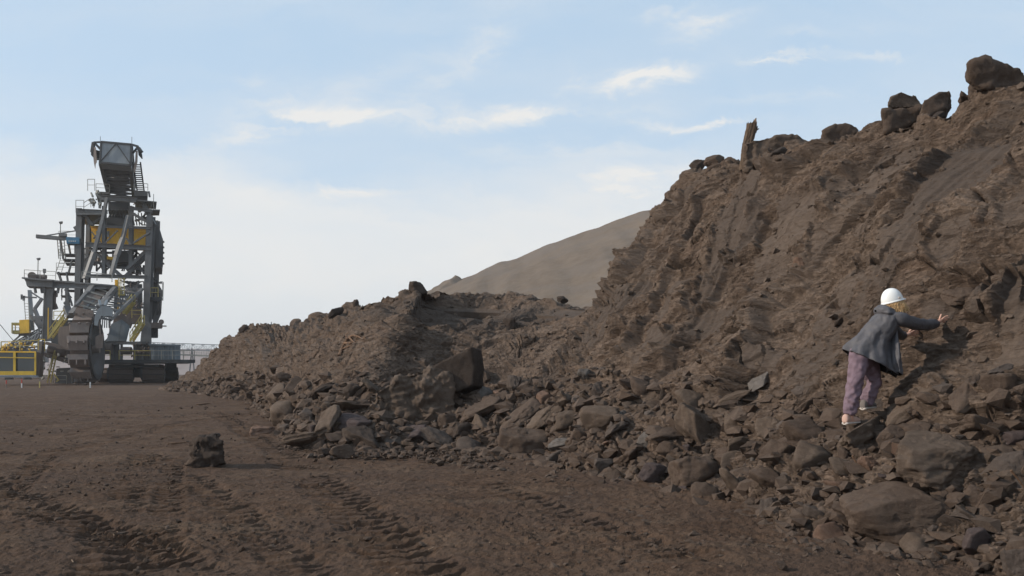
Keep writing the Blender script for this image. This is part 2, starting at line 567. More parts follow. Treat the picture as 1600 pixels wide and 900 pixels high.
# parallel bucket-tooth scratches running down the slope inside and beside the facets
tq = TA + 0.30 * SA + warp * 0.10
scrt = perlin(np.stack([tq * 9.0, SA * 0.25, np.zeros_like(TA)], axis=1), 1.0, 91)
flat = flat + scrt * 0.018
d = d * (1 - scr * 0.82) + flat * scr * 0.82
band = sstep(0.12, 0.3, perlin(np.stack([tq * 0.55, SA * 0.2, np.zeros_like(TA)], axis=1), 1.0, 92)) * rf * sstep(0.3, 0.55, vf) * sstep(1.0, 0.93, vf)
d = d * (1 - 0.30 * band) + band * (scrt * 0.075)
PATCHES = [(1130, 350, 22.5, 0.5, 1.9, -0.02, 0.5), (1165, 320, 21.0, 0.45, 1.9, 0.0, 0.4), (1235, 335, 18.5, 0.9, 0.9, 0.05, 0.0),
           (1445, 315, 15.0, 0.55, 0.75, 0.0, 0.2), (1500, 250, 14.6, 0.9, 1.0, 0.0, 0.0), (1400, 375, 14.6, 0.8, 0.32, 0.0, 0.3),
           (1095, 487, 17.5, 0.85, 0.45, 0.0, 0.0), (1450, 475, 11.6, 0.35, 0.22, 0.0, 0.0), (1190, 402, 18.0, 0.7, 0.35, 0.0, 0.2),
           (1570, 450, 10.4, 0.28, 0.5, 0.0, 0.0), (1010, 515, 19.0, 0.8, 0.4, 0.0, 0.3), (1170, 545, 15.0, 0.6, 0.3, 0.0, 0.2),
           (1560, 520, 10.0, 0.4, 0.3, 0.0, 0.2)]
CRACKS = [(1310, 333, 1366, 331, 16, 0.05, 0.30), (1424, 370, 1454, 370, 14, 0.03, 0.2), (1534, 395, 1524, 470, 11, 0.035, 0.35),
          (1525, 425, 1480, 422, 11.5, 0.025, 0.2), (1028, 400, 1062, 396, 23, 0.09, 0.5), (1355, 410, 1375, 408, 15, 0.05, 0.25),
          (1480, 478, 1530, 478, 11, 0.03, 0.2), (1120, 516, 1150, 512, 17, 0.05, 0.3), (1163, 310, 1182, 311, 21, 0.03, 0.2),
          (1180, 272, 1215, 280, 20, 0.05, 0.25), (1040, 535, 1065, 520, 18.5, 0.06, 0.3), (1148, 560, 1150, 535, 15.5, 0.03, 0.25),
          (1330, 500, 1365, 506, 12, 0.03, 0.15), (1215, 380, 1245, 372, 18, 0.035, 0.2)]
# a few deliberate features seen in the photograph, placed where they stand on the wall
Pd = Pf


def spot(px, py, dist, rx, ry):
    c = at(px, py, dist)
    # distance measured along the wall: horizontal along-foot and height
    q = np.hypot((Pd[:, 1] - c[1]) / rx, (Pd[:, 2] - c[2]) / ry)
    q = np.maximum(q, np.abs(Pd[:, 0] - c[0]) / (2.5 * rx))
    return 1 - sstep(0.6, 1.0, q)


def seen(px, py):
    """index of the slope point that the sight line meets first"""
    o = np.array([0, 0, EYE])
    r_ = np.array([(px - HX) / FPX, 1.0, (HY - py) / FPX])
    r_ /= np.linalg.norm(r_)
    q = Pf[::3] - o
    al = q @ r_
    off = np.linalg.norm(q - al[:, None] * r_, axis=1) + (al < 1) * 99
    al = np.where(off < max(0.12, 1.3 * off.min()), al, 1e9)
    return int(np.argmin(al) * 3)


def patch(px, py, dist, a, b, ang, amt):
    """smooth planed facet: half sizes in metres along and up the wall"""
    global d, scr
    i = seen(px, py)
    qt, qs = TA - TA[i], SA - SA[i]
    e = 0.10 * perlin(Pf, 2.0, 84)
    ca, sa = math.cos(ang), math.sin(ang)
    a, b = a * 0.62, b * 0.62
    qa, qb = (qt * ca + qs * sa) / a + e, (qs * ca - qt * sa) / b + e
    e2_ = 0.22 * fbm(Pf, 5.0, 3, 87)
    k = sstep(1.15, 0.90, np.maximum(np.abs(qa), np.abs(qb)) + e2_)
    d = d * (1 - k * 0.80) + (base - 0.10 + amt * qb * 0.12 + scrt * 0.030) * k * 0.80
    scr = np.maximum(scr, k * 0.85)


for a in PATCHES:
    patch(*a)


def crack(px0, py0, px1, py1, dist, w_, dp):
    """dark open crack or undercut between two points of the wall"""
    global d
    ii = [seen(px0, py0), seen(px1, py1)]
    A, Bp = Pf[ii[0]], Pf[ii[1]]
    ab = Bp - A
    t = np.clip(((Pf - A) @ ab) / (ab @ ab), 0, 1)
    q = Pf - (A + t[:, None] * ab)
    wob = 0.05 * perlin(Pf, 3.0, 86)
    dd = np.abs(np.linalg.norm(q, axis=1) + wob)
    k = sstep(w_, w_ * 0.35, dd) * sstep(0.0, 0.15, t) ** 0.5 * sstep(1.0, 0.85, t) ** 0.5
    d = d - k * dp
    # the beds above the crack stand proud
    up = sstep(0.30, 0.02, np.abs(q[:, 2] - 0.16)) * sstep(0.0, 0.1, t) * sstep(1.0, 0.9, t) * (np.linalg.norm(q, axis=1) < 0.4)
    d = d + up * 0.06


for a in CRACKS:
    crack(*a)

scr = np.maximum(scr, stepf * 0.7 * sstep(-0.4, 0.1, fbm(Pf, 1.5, 3, 89) + 0.1))  # scraped step sides, also darkened in colour because they catch little sun
bowl = spot(770, 485, 30.5, 4.5, 1.1) * sstep(10.6, 11.4, uf) * sstep(14.2, 13.2, uf)
d -= bowl * 0.40
scr = np.maximum(scr, spot(708, 484, 31.0, 3.0, 0.75) * sstep(10.6, 11.4, uf) * 0.8)  # painted shade: mound facet turned from the sun gets the dark grey
carve = spot(1425, 585, 10.45, 0.95, 0.75)
d -= carve * 0.03
foot = sstep(-0.10, 0.02, vf)
d *= 0.25 + 0.75 * foot
# rubble apron roughness
apr = sstep(0.30, 0.08, vf) * sstep(-0.08, 0.0, vf)
g1, g2, grr = cell(Pf, 2.6, 101)
d += apr * (sstep(0, 0.3, g2 - g1) * (0.5 + grr) * 0.07)
h1, h2, hrr = cell(Pf, 7.0, 102)
d += apr * (sstep(0, 0.3, h2 - h1) * (0.5 + hrr) * 0.035)
# ragged crest
d = np.where((vf > 0.9) & (uf < 10.5), np.maximum(d, -0.12 - 2.0 * sstep(1.0, 0.9, vf)), d)
lip = sstep(0.93, 1.0, vf) * sstep(1.35, 1.05, vf)
d += lip * np.maximum(fbm(Pf, 1.8, 4, 111, 0.6), -0.1) * (0.10 + 0.08 * rf)
d = np.where((vf > 0.9) & (uf > 11), np.clip(d, -0.5, 0.35), d)
d = np.where(vf > 1.4, d * 0.6, d)
Pn = Pf + Nf * d[:, None]
Pn[:, 2] = np.where(vf > 1.05, Pn[:, 2], Pn[:, 2])
me = mesh_np('embankment', Pn, grid_faces(NU, NR)[:, ::-1], smooth=False)
at_s = me.attributes.new('scrape_shade', 'FLOAT', 'POINT')
at_s.data.foreach_set('value', (np.clip(scr + band * 0.25, 0, 1)).astype(np.float32))
tint = sstep(0.1, 0.5, perlin(Pf, (0.25, 0.25, 0.6), 121)) * 0.5 + sstep(0.94, 1.0, vf) * sstep(1.5, 1.1, vf) * 0.5 * rf
at_t = me.attributes.new('tint', 'FLOAT', 'POINT')
at_t.data.foreach_set('value', np.clip(tint, 0, 1).astype(np.float32))
tag(link('embankment', me, MAT['wall']), 'dark brown slope of dug clay rising from the pit floor to the right', None, kind='structure')

# coarse copy for finding where a sight line meets the slope
su, sv_ = np.arange(0, NU, 5), np.arange(0, NR, 4)
Cs = Pn.reshape(NU, NR, 3)[su][:, sv_]
bv = BVHTree.FromPolygons([tuple(p) for p in Cs.reshape(-1, 3)], [tuple(int(x) for x in q) for q in grid_faces(len(su), len(sv_))])


def hit(px, py):
    """where the sight line through (px, py) meets slope or ground"""
    dr = Vector(((px - HX) / FPX, 1.0, (HY - py) / FPX))
    o = Vector((0, 0, EYE))
    loc, nrm, idx, dd = bv.ray_cast(o, dr.normalized())
    best = np.array(loc) if loc is not None else None
    if py > HY + 1:
        g = ground_at(px, py)
        if best is None or g[1] < best[1]:
            best = g
    return best


def drop(x, y):
    loc, nrm, idx, dd = bv.ray_cast(Vector((x, y, 30)), Vector((0, 0, -1)))
    return max(loc[2], 0.0) if loc is not None else 0.0


# ------------------------------------------------------------------ ground
yr = [-25.0, -12, -6, -2, 0.5, 2.0]
while yr[-1] < 60:
    yr.append(yr[-1] + max(0.010, yr[-1] * 0.0021))
while yr[-1] < 2300:
    yr.append(yr[-1] * 1.035)
yr = np.array(yr)
cx = np.concatenate([-np.geomspace(30, 0.75, 26), np.linspace(-0.68, 0.62, 760), np.geomspace(0.7, 30, 26)])
GX = cx[None, :] * (np.abs(yr)[:, None] + 3.0)
GY = np.repeat(yr[:, None], len(cx), axis=1)
G = np.stack([GX.ravel(), GY.ravel(), np.zeros(GX.size)], axis=1)
gd = np.hypot(G[:, 0], G[:, 1])
m = gd < 130
Gm = G[m]
gm = gd[m]
z = fbm(Gm, 0.12, 3, 201) * 0.10
n_c = fbm(Gm, 1.3, 4, 211, 0.6)
z += n_c * 0.032
z += np.tanh(fbm(Gm, (2.2, 5.0, 1), 4, 213, 0.6) * 3) * 0.009 * (1 - sstep(25, 60, gm))
z += fbm(Gm, 9.0, 3, 221, 0.6) * 0.016 * (1 - sstep(10, 30, gm))
rough = sstep(-0.1, 0.35, perlin(Gm, 0.35, 231))
cl1, cl2, clr = cell(Gm * np.array([1, 1, 0]), 11.0, 241)
z += rough * (clr > 0.45) * sstep(0.5, 0.1, cl1) * 0.026 * (1 - sstep(8, 25, gm))
cl1, cl2, clr = cell(Gm * np.array([1, 1, 0]), 4.5, 242)
z += rough * (clr > 0.75) * sstep(0.45, 0.1, cl1) * 0.025 * (1 - sstep(12, 40, gm))
# flow lines across the floor from grading
z += perlin(Gm * np.array([0.35, 1.6, 0]), 1.0, 251) * 0.02


def track(pts, width, period, depth, skew=0.5, soft=0.0):
    """pressed tyre or crawler track: a shallow trough with lug bars"""
    global z
    W = [ground_at(*p)[:2] for p in pts]
    best = np.full(len(Gm), 1e9)
    along = np.zeros(len(Gm))
    side = np.zeros(len(Gm))
    acc = 0.0
    for a, b in zip(W[:-1], W[1:]):
        ab = b - a
        l = np.linalg.norm(ab)
        t = np.clip(((Gm[:, :2] - a) @ ab) / l ** 2, 0, 1)
        q = Gm[:, :2] - (a + t[:, None] * ab)
        dd = np.hypot(q[:, 0], q[:, 1])
        s = np.sign(q[:, 0] * ab[1] - q[:, 1] * ab[0]) * dd
        k = dd < best
        best = np.where(k, dd, best)
        along = np.where(k, acc + t * l, along)
        side = np.where(k, s, side)
        acc += l
    wob = fbm(Gm * np.array([1, 1, 0]), 1.6, 2, 261) * 0.10
    ins = sstep(width * 0.62, width * 0.30, best + wob * 0.9)
    ph = (along + np.abs(side) * skew + wob) / period
    bar = np.abs((ph % 1.0) - 0.5) * 2
    lug = sstep(0.40, 0.62, bar)
    keep = sstep(-0.35, 0.05, perlin(Gm * np.array([1, 1, 0]), 0.7, 262) + 0.12)
    edge = sstep(width * 0.75, width * 0.55, best) * (1 - ins)
    z = z + keep * (-ins * depth * (0.25 + 0.95 * (1 - lug)) + edge * depth * 0.10)


track([(-120, 700), (60, 790), (210, 850), (420, 960)], 0.75, 0.27, 0.075, 0.6)
track([(228, 712), (196, 780), (150, 900)], 0.60, 0.26, 0.055, 0.2)
track([(270, 716), (262, 780), (240, 905)], 0.45, 0.26, 0.06, 0.2)
track([(330, 640), (430, 700), (530, 780), (700, 920)], 0.80, 0.30, 0.055, 0.35)
track([(300, 740), (400, 830), (520, 920)], 0.55, 0.28, 0.035, 0.3)
track([(-100, 700), (60, 712), (160, 690), (330, 655), (420, 640)], 0.7, 0.35, 0.04, 0.2)
track([(-50, 640), (200, 652), (480, 650)], 0.9, 0.5, 0.04, 0.2)
track([(760, 760), (980, 840), (1200, 910)], 0.6, 0.3, 0.035, 0.3)
track([(90, 700), (20, 760), (-80, 850)], 0.5, 0.28, 0.05, 0.3)
z *= 1.0 - sstep(60, 120, gm)
G[m, 2] = z
# the pit floor falls away gently far behind the machine
G[:, 2] -= sstep(150, 1500, gd) * 6
meg = mesh_np('ground', G, grid_faces(len(yr), len(cx)), smooth=False)
tag(link('ground', meg, MAT['ground']), 'flat dark brown pit floor with pressed tyre tracks', kind='structure')

# ------------------------------------------------------------------ dump hill behind the bank and far pit wall
MAT['dump'] = earth_mat('dump_overburden', (0.122, 0.091, 0.066), (0.152, 0.116, 0.086), (0.188, 0.146, 0.110), grey=(0.150, 0.122, 0.100), scale=0.12, coord='Object', bstr=0.5, bdist=0.5)


def sheet(name, rows, mat, nu=200, nv=60, amp=0.5, fr=0.08, seed=300, label=None, stripe=0.0):
    A = np.array(rows, float)                   # (nrow, ncol, 3)
    uu = np.linspace(0, A.shape[1] - 1 - 1e-6, nu)
    lines = np.stack([cr(r, uu) for r in A])    # (nrow, nu, 3)
    vv = np.linspace(0, A.shape[0] - 1 - 1e-6, nv)
    i = np.floor(vv).astype(int)
    t = (vv - i)[:, None, None]
    Q = (lines[i] * (1 - t) + lines[i + 1] * t).reshape(-1, 3)
    nz = fbm(Q, fr, 5, seed, 0.55) * amp
    if stripe:
        nz += np.repeat(np.zeros(1), 1)[0] + perlin(np.stack([Q[:, 0] * 0.25, Q[:, 2] * 0.02, Q[:, 1] * 0.02], axis=1), 1.0, seed + 9) * stripe
    Q[:, 2] += nz
    me = mesh_np(name, Q, grid_faces(nv, nu))
    return tag(link(name, me, mat), label, kind='structure')


def hill_row(py_off, d0, d1):
    pts = []
    for px, py in ((640, 470), (690, 447), (720, 436), (790, 406), (860, 380), (940, 352), (1030, 322), (1150, 285), (1350, 262), (1600, 250)):
        k = (px - 640) / 960
        pts.append(at(px, py + py_off * (0.4 + k), d0 + (d1 - d0) * k))
    return pts


r0 = hill_row(0, 230, 150)
foot = [np.array([p[0] - 25, p[1] - 70 - 0.9 * p[2], -1.0]) for p in r0]
midr = [(a * 0.5 + b * 0.5) + np.array([0, 0, 0.3]) for a, b in zip(r0, foot)]
backr = [p + np.array([10, 60, -3]) for p in r0]
back2 = [np.array([p[0] + 40, p[1] + 160, -2.0]) for p in r0]
sheet('dump_hill', [foot, midr, r0, backr, back2], MAT['dump'], 420, 200, 0.5, 0.05, 300, 'tall smooth grey-brown spoil hill rising behind the bank', 0.5)
pk = at(711, 430, 210)
bm = bmesh.new()
bmesh.ops.create_grid(bm, x_segments=60, y_segments=60, size=11)
for v in bm.verts:
    r = math.hypot(v.co.x, v.co.y)
    v.co.z = max(0, 6.5 - r * 0.62) - 6.5 + 0.25 * math.sin(v.co.x * 1.7) * math.cos(v.co.y * 1.3)
me = bpy.data.meshes.new('dump_hill')
bm.to_mesh(me)
bm.free()
tag(link('dump_heap', me, MAT['dump'], loc=tuple(pk)), 'small pointed spoil heap at the left foot of the far hill', 'spoil heap')
farm = earth_mat('far_pit_wall', (0.20, 0.15, 0.13), (0.24, 0.18, 0.155), (0.28, 0.215, 0.185), scale=0.01, bstr=0.1)
fr = []
for zt, dd in ((-8, 0), (0, 40), (12, 70), (13, 130), (26, 170), (27, 400)):
    fr.append([np.array([x, 950 + dd + 0.0001 * (x + 300) ** 2 * 0.3, zt + 1.5 * math.sin(x * 0.011)]) for x in np.linspace(-1600, 1200, 40)])
sheet('far_pit_wall', fr, farm, 400, 40, 0.8, 0.02, 320, 'pale terraced far wall of the open pit on the horizon')
# ------------------------------------------------------------------ rocks
_ICO = {}


def ico(sub):
    if sub not in _ICO:
        bm = bmesh.new()
        bmesh.ops.create_icosphere(bm, subdivisions=sub, radius=1)
        V = np.array([v.co[:] for v in bm.verts])
        Fc = np.array([[v.index for v in f.verts] for f in bm.faces])
        bm.free()
        _ICO[sub] = (V / np.linalg.norm(V, axis=1)[:, None], Fc)
    return _ICO[sub]


def rot_mat(ax, ay, az):
    return np.array((Matrix.Rotation(az, 3, 'Z') @ Matrix.Rotation(ay, 3, 'Y') @ Matrix.Rotation(ax, 3, 'X')))


def rock_verts(seed, sub, size, style='block', tilt=0.0, lean=None):
    """broken claystone lump: planes cut from a ball, bedded and chipped, fitted to size (w, d, h)"""
    r = np.random.RandomState(seed)
    V, Fc = ico(sub)
    w_, d_, h_ = size
    if style == 'round':
        npl, lo, hi, soft = 16, 0.74, 1.0, 26.0
    elif style == 'slab':
        npl, lo, hi, soft = 11, 0.62, 0.95, 42.0
    else:
        npl, lo, hi, soft = 12, 0.55, 1.0, 60.0
    N = r.normal(size=(npl, 3))
    N /= np.linalg.norm(N, axis=1)[:, None]
    if style in ('slab', 'block'):
        N = np.concatenate([N, [[0, 0, 1], [0, 0, -1]]])
    hgt = r.uniform(lo, hi, len(N))
    if style in ('slab', 'block'):
        hgt[-2:] = r.uniform(0.5, 0.75, 2)
    c = V @ N.T
    q = np.clip(c, 0.0, None) / hgt[None, :]
    inv = (np.sum(np.exp(soft * (q - 1.0)), axis=1))
    rad = 1.0 / (1.0 + np.log(inv + 1e-9) / soft)
    rad = np.clip(rad, 0.3, 1.4)
    Q = V * rad[:, None]
    off = r.uniform(-50, 50, 3)
    # bedding and chips
    bed = perlin(np.stack([Q[:, 0] * 0.7, Q[:, 1] * 0.7, Q[:, 2] * 5.5], axis=1) + off, 1.0, 401)
    ba = {'round': 0.008, 'slab': 0.022, 'block': 0.018}[style] * r.uniform(0.4, 1.5)
    k = ba * np.tanh(bed * 4) + fbm(Q + off, 1.1, 3, 405, 0.5) * 0.12
    f1_, f2_, rr_ = cell(Q + off, 2.6 if sub < 5 else 3.2, 409)
    k += (rr_ - 0.5) * 0.085 * sstep(0, 0.12, f2_ - f1_)
    if sub >= 4:
        k += fbm(Q + off, 5.5, 4, 411, 0.62, ridged=True) * 0.022
    if style == 'round':
        k *= 0.65
    Q = Q + V * k[:, None]
    a = tilt
    M = rot_mat(r.uniform(-0.3, 0.3), a, 0.0) @ rot_mat(0, 0, r.uniform(0, 6.28))
    asp = np.array([w_, d_, h_], float)
    asp = asp / asp.max()
    if abs(tilt) > 0.01:
        # length along the tilted axis, thickness across it
        el = math.hypot(w_, h_)
        th = max(0.28 * el, min(w_, h_) * 0.55)
        Q = Q * np.array([el / 2, d_ / 2, th / 2]) / 1.0
    else:
        Q = Q * asp
    Q = Q @ M.T
    mn, mx = Q.min(0), Q.max(0)
    Q = (Q - (mn + mx) / 2) / ((mx - mn) / 2) * np.array([w_, d_, h_]) / 2
    if lean is not None:
        Q[:, 0] += lean * Q[:, 2]
    return Q, Fc


ROCKS = []       # (px, py, width px, label, x, y) of everything placed, for the automatic labels


def rock_px(x0, y0, x1, y1, kind, label, style='block', tilt=0.0, seed=None, name='boulder', cat='boulder', depth=None, group=None, dd=0.0, dfac=0.85, on=None, snap=None):
    """a boulder that fills photo box x0..x1, y0..y1, set where that sight line meets the slope or the floor"""
    cxp, cyp = (x0 + x1) / 2, (y0 + y1) / 2
    wp, hp = x1 - x0, y1 - y0
    if on is None:
        h0 = hit(cxp, y1 - 0.12 * hp)
        yy = y1 - 0.12 * hp
        while h0 is None and yy < 900:
            yy += 4
            h0 = hit(cxp, yy)
        dist = h0[1]
    else:
        dist = on
    s = dist / FPX
    w_, h_ = wp * s, hp * s
    d_ = depth if depth else max(w_, h_) * dfac * 0.9
    dist = dist + d_ * 0.28 + dd
    w_, h_ = w_ * dist / (s * FPX), h_ * dist / (s * FPX)
    c = at(cxp, cyp, dist)
    if snap is not None:
        ts = [drop(c[0] + ox * w_ * 0.3, c[1] + oy * d_ * 0.3) for ox in (-1, 0, 1) for oy in (-1, 0, 1)]
        tz = sorted(ts)[3] - snap * h_
        print('CREST', label[:40], 'float %.2f' % (c[2] - h_ / 2 - tz), 'h %.2f' % h_)
        if c[2] - h_ / 2 > tz:
            c[2] = tz + h_ / 2
    sd_ = seed if seed is not None else int(x0 * 7 + y0 * 13) % 9973
    rpx = max(wp, hp)
    sub = 6 if rpx > 100 else (5 if rpx > 30 else 4)
    Q, Fc = rock_verts(sd_, sub, (w_ * 1.03, d_, h_ * 1.03), style, tilt)
    me = mesh_np(name, Q, Fc)
    o = link(name, me, MAT['rock_' + kind], loc=tuple(c))
    tag(o, label, cat, group)
    ROCKS.append((cxp, cyp, wp, label, c[0], c[1]))
    return o


B = [
    # x0, y0, x1, y1, material, style, tilt, label
    (1320, 755, 1474, 858, 'brown', 'round', 0, 'largest rounded dark brown boulder resting on the floor at bottom right'),
    (1387, 676, 1550, 757, 'tan', 'block', 0, 'long broad smooth slab lying above the largest rounded boulder'),
    (1387, 588, 1492, 672, 'tan', 'slab', -0.75, 'big tilted tan block leaning on the wall right of the shoes'),
    (1312, 650, 1386, 706, 'tan', 'block', -0.4, 'pointed smooth tan block right under the pinkish shoe'),
    (1368, 664, 1416, 704, 'brown', 'round', 0, 'small round brown boulder beside the block under the shoe'),
    (1415, 658, 1460, 685, 'brown', 'round', 0, 'oval brown stone under the big tilted tan block'),
    (1340, 712, 1376, 746, 'red', 'slab', 0.8, 'small reddish slab tipped on edge above the largest boulder'),
    (1331, 692, 1358, 716, 'brown', 'block', 0, 'small square brown block below the pointed tan block'),
    (1350, 623, 1394, 646, 'grey', 'slab', -0.1, 'flat grey stone under the grey shoe'),
    (1502, 758, 1568, 799, 'brown', 'round', 0, 'rounded brown boulder right of the largest boulder top'),
    (1496, 790, 1552, 834, 'grey', 'block', 0.5, 'smooth grey block wedged below the rounded brown boulder'),
    (1500, 824, 1553, 874, 'purple', 'round', 0, 'rough purple-grey boulder low right of the largest boulder'),
    (1477, 845, 1500, 867, 'red', 'block', 0, 'small orange-tan stone at the base right of the largest boulder'),
    (1567, 855, 1612, 908, 'grey', 'block', 0, 'grey boulder cut by the bottom right corner of the photo'),
    (1500, 646, 1572, 692, 'brown', 'slab', 0.15, 'broad low brown block below the right end of the wall'),
    (1540, 704, 1606, 766, 'grey', 'block', -0.3, 'dark grey faced boulder at the right edge'),
    (1553, 729, 1594, 759, 'tan', 'round', 0, 'small tan boulder in front of the dark grey faced boulder'),
    (1468, 803, 1515, 843, 'dark', 'block', 0.3, 'very dark stone in the shade right of the largest boulder'),
    (1562, 672, 1606, 704, 'purple', 'block', 0, 'dark purple stone at the right edge above the grey boulder'),
    (1482, 585, 1538, 645, 'brown', 'slab', -0.9, 'steep narrow slab leaning right of the big tilted tan block'),
    (1535, 583, 1590, 634, 'brown', 'block', 0, 'layered brown block at the right below the grey wall slab'),
    (1185, 777, 1217, 811, 'grey', 'block', 0, 'small grey block standing at the foot left of the largest boulder'),
    (1238, 752, 1277, 778, 'brown', 'slab', -0.4, 'small tilted brown slab above the foot left of the largest boulder'),
    (1269, 634, 1292, 664, 'tan', 'block', 0.4, 'small tan upright stone left of the pinkish shoe'),
    (1238, 620, 1272, 652, 'brown', 'slab', -0.3, 'low dark slab farther left of the pinkish shoe'),
    (1053, 630, 1135, 713, 'tan', 'block', 0.35, 'big cracked tan boulder in the middle of the rubble foot'),
    (1048, 712, 1124, 774, 'brown', 'block', 0, 'big blocky brown boulder directly below the cracked tan boulder'),
    (1122, 730, 1167, 784, 'tan', 'block', 0.5, 'tall tan wedge stone right of the big blocky brown boulder'),
    (1131, 647, 1170, 684, 'tan', 'block', 0, 'tan block in a dark hollow right of the cracked tan boulder'),
    (1113, 608, 1170, 637, 'tan', 'slab', -0.35, 'flat tilted slab above the cracked tan boulder'),
    (1136, 682, 1174, 711, 'tan', 'round', 0, 'round tan stone below the block in the dark hollow'),
    (1165, 700, 1194, 722, 'pale', 'slab', -0.2, 'pale grey stone above the tall tan wedge stone'),
    (1181, 651, 1227, 685, 'tan', 'block', 0, 'broad tan boulder between the dark hollow and the worker'),
    (1170, 566, 1214, 613, 'pale', 'block', -0.45, 'pale grey slab leaning against the lower wall'),
    (996, 723, 1044, 764, 'purple', 'round', 0, 'rough purple-grey boulder left of the big blocky brown boulder'),
    (906, 634, 972, 680, 'tan', 'round', 0, 'wide rounded tan boulder on the apron below the cliff corner'),
    (944, 658, 982, 685, 'grey', 'slab', -0.5, 'grey slab leaning on the wide rounded tan boulder'),
    (996, 672, 1024, 700, 'pale', 'block', -0.5, 'pale tilted stone left of the cracked tan boulder'),
    (1029, 602, 1051, 625, 'dark', 'block', 0, 'dark stone with a hollow below the lower wall'),
    (892, 707, 926, 733, 'brown', 'slab', 0.2, 'low brown slab at the foot in the centre right'),
    (928, 716, 962, 738, 'grey', 'round', 0, 'small round grey stone beside the low brown slab'),
    (856, 684, 897, 706, 'pale', 'slab', -0.05, 'pale flat slab right of the big brown foot boulder'),
    (777, 668, 858, 719, 'brown', 'block', -0.1, 'big brown boulder at the very foot in the centre'),
    (782, 623, 846, 673, 'brown', 'slab', -0.7, 'long brown block tilted up to the right above the foot boulder'),
    (823, 633, 878, 678, 'tan', 'slab', -0.7, 'second tilted block with a pale ridge above the pale flat slab'),
    (791, 586, 815, 618, 'grey', 'block', 0, 'grey upright stone standing high above the foot boulder'),
    (720, 619, 785, 664, 'brown', 'block', -0.3, 'brown layered boulder below the pointed rock'),
    (738, 568, 767, 600, 'brown', 'block', 0.3, 'pointed rock right of the huge leaning slab'),
    (708, 660, 742, 690, 'dark', 'block', 0, 'dark square rock right of the grey flat-faced rock'),
    (654, 666, 709, 704, 'grey', 'block', 0.35, 'grey flat-faced angular rock at the foot'),
    (684, 645, 714, 667, 'brown', 'block', 0, 'brown chunk between the huge block and the brown layered boulder'),
    (672, 620, 716, 646, 'dark', 'slab', -0.2, 'dark slab stone below the shaded face of the huge leaning slab'),
    (618, 664, 668, 694, 'purple', 'slab', -0.2, 'purple-brown block left of the grey flat-faced rock'),
    (594, 682, 628, 704, 'grey', 'slab', 0.1, 'low grey stone at the foot left of the purple-brown block'),
    (531, 666, 597, 707, 'dark', 'block', 0.1, 'dark two-sided boulder with sunlit left face at the foot'),
    (525, 646, 580, 674, 'purple', 'round', 0, 'smooth grey-purple boulder behind the dark two-sided boulder'),
    (519, 625, 585, 652, 'brown', 'slab', -0.1, 'long brown stone left of the huge layered block'),
    (492, 633, 533, 692, 'tan', 'block', -0.25, 'tall upright fluted tan boulder at the foot'),
    (443, 674, 498, 706, 'tan', 'slab', -0.1, 'low tan boulder farthest out on the floor left of the upright one'),
    (516, 694, 555, 716, 'brown', 'round', 0, 'lumpy brown stone on the floor before the dark two-sided boulder'),
    (497, 700, 520, 714, 'dark', 'slab', 0, 'thin dark stone on the floor by the lumpy brown stone'),
    (536, 598, 566, 627, 'dark', 'block', 0, 'dark pyramid-shaped rock above the long brown stone'),
    (465, 638, 496, 660, 'grey', 'block', 0.2, 'grey block at the foot left of the upright tan boulder'),
    (436, 662, 460, 680, 'grey', 'block', 0, 'small grey block on the floor at the left end of the big rubble'),
    (392, 665, 428, 681, 'red', 'slab', 0.0, 'flat reddish slab lying alone on the floor'),
    (386, 611, 407, 630, 'tan', 'block', 0, 'small cube-shaped rock with sunlit face on the far foot'),
    (290, 709, 313, 729, 'brown', 'slab', -0.3, 'small brown stone touching the solitary dark boulder'),
    # crest
    (1452, 164, 1477, 182, 'dark', 'slab', -0.2, 'small dark stone under the tilted wedge rock'),
    (1495, 128, 1527, 156, 'brown', 'block', 0.3, 'small peaked rock between the wedge rock and the huge boulder'),
    (1525, 136, 1558, 152, 'brown', 'slab', 0.0, 'low stone beneath the huge overhanging boulder'),
    (1508, 156, 1552, 177, 'dark', 'slab', -0.1, 'dark slab embedded just below the crest boulders'),
    (1202, 227, 1231, 248, 'dark', 'slab', -0.3, 'small dark slab on the front of the large rounded crest boulder'),
    (1077, 250, 1104, 270, 'dark', 'block', 0, 'leftmost small rock of the crest group left of the stump'),
    (1100, 242, 1131, 263, 'brown', 'round', 0, 'topmost rock of the crest group left of the stump'),
    (1103, 255, 1130, 273, 'brown', 'slab', -0.1, 'lowest front rock of the crest group left of the stump'),
    (1128, 246, 1157, 266, 'brown', 'block', 0.2, 'rock of the crest group nearest the stump'),
    (639, 435, 668, 457, 'dark', 'slab', 0, 'dark boulder on the highest point of the left mound'),
    (514, 478, 536, 497, 'dark', 'slab', -0.5, 'dark tilted rock on the left skyline slope'),
    (551, 463, 561, 476, 'dark', 'block', 0, 'small spiky rock on the left skyline slope'),
    (870, 442, 888, 454, 'dark', 'round', 0, 'small dark rock on the saddle before the spoil hill'),
    (786, 496, 805, 518, 'dark', 'block', 0, 'dark rock in the middle of the cut below the saddle'),
    (373, 507, 391, 520, 'dark', 'round', 0, 'dark clod on the far left shoulder of the bank'),
    # on the wall
    (1474, 446, 1534, 478, 'brown', 'slab', -0.05, 'layered ledge block sticking out of the wall above the hands'),
    (1537, 568, 1584, 592, 'grey', 'slab', -0.4, 'flat grey slab on the wall at the right edge'),
    (1303, 493, 1325, 511, 'dark', 'slab', -0.3, 'dark jutting chip on the wall left of the jacket'),
    (1238, 402, 1262, 430, 'red', 'block', 0.2, 'small rough orange-brown lump set in the middle of the wall'),
]
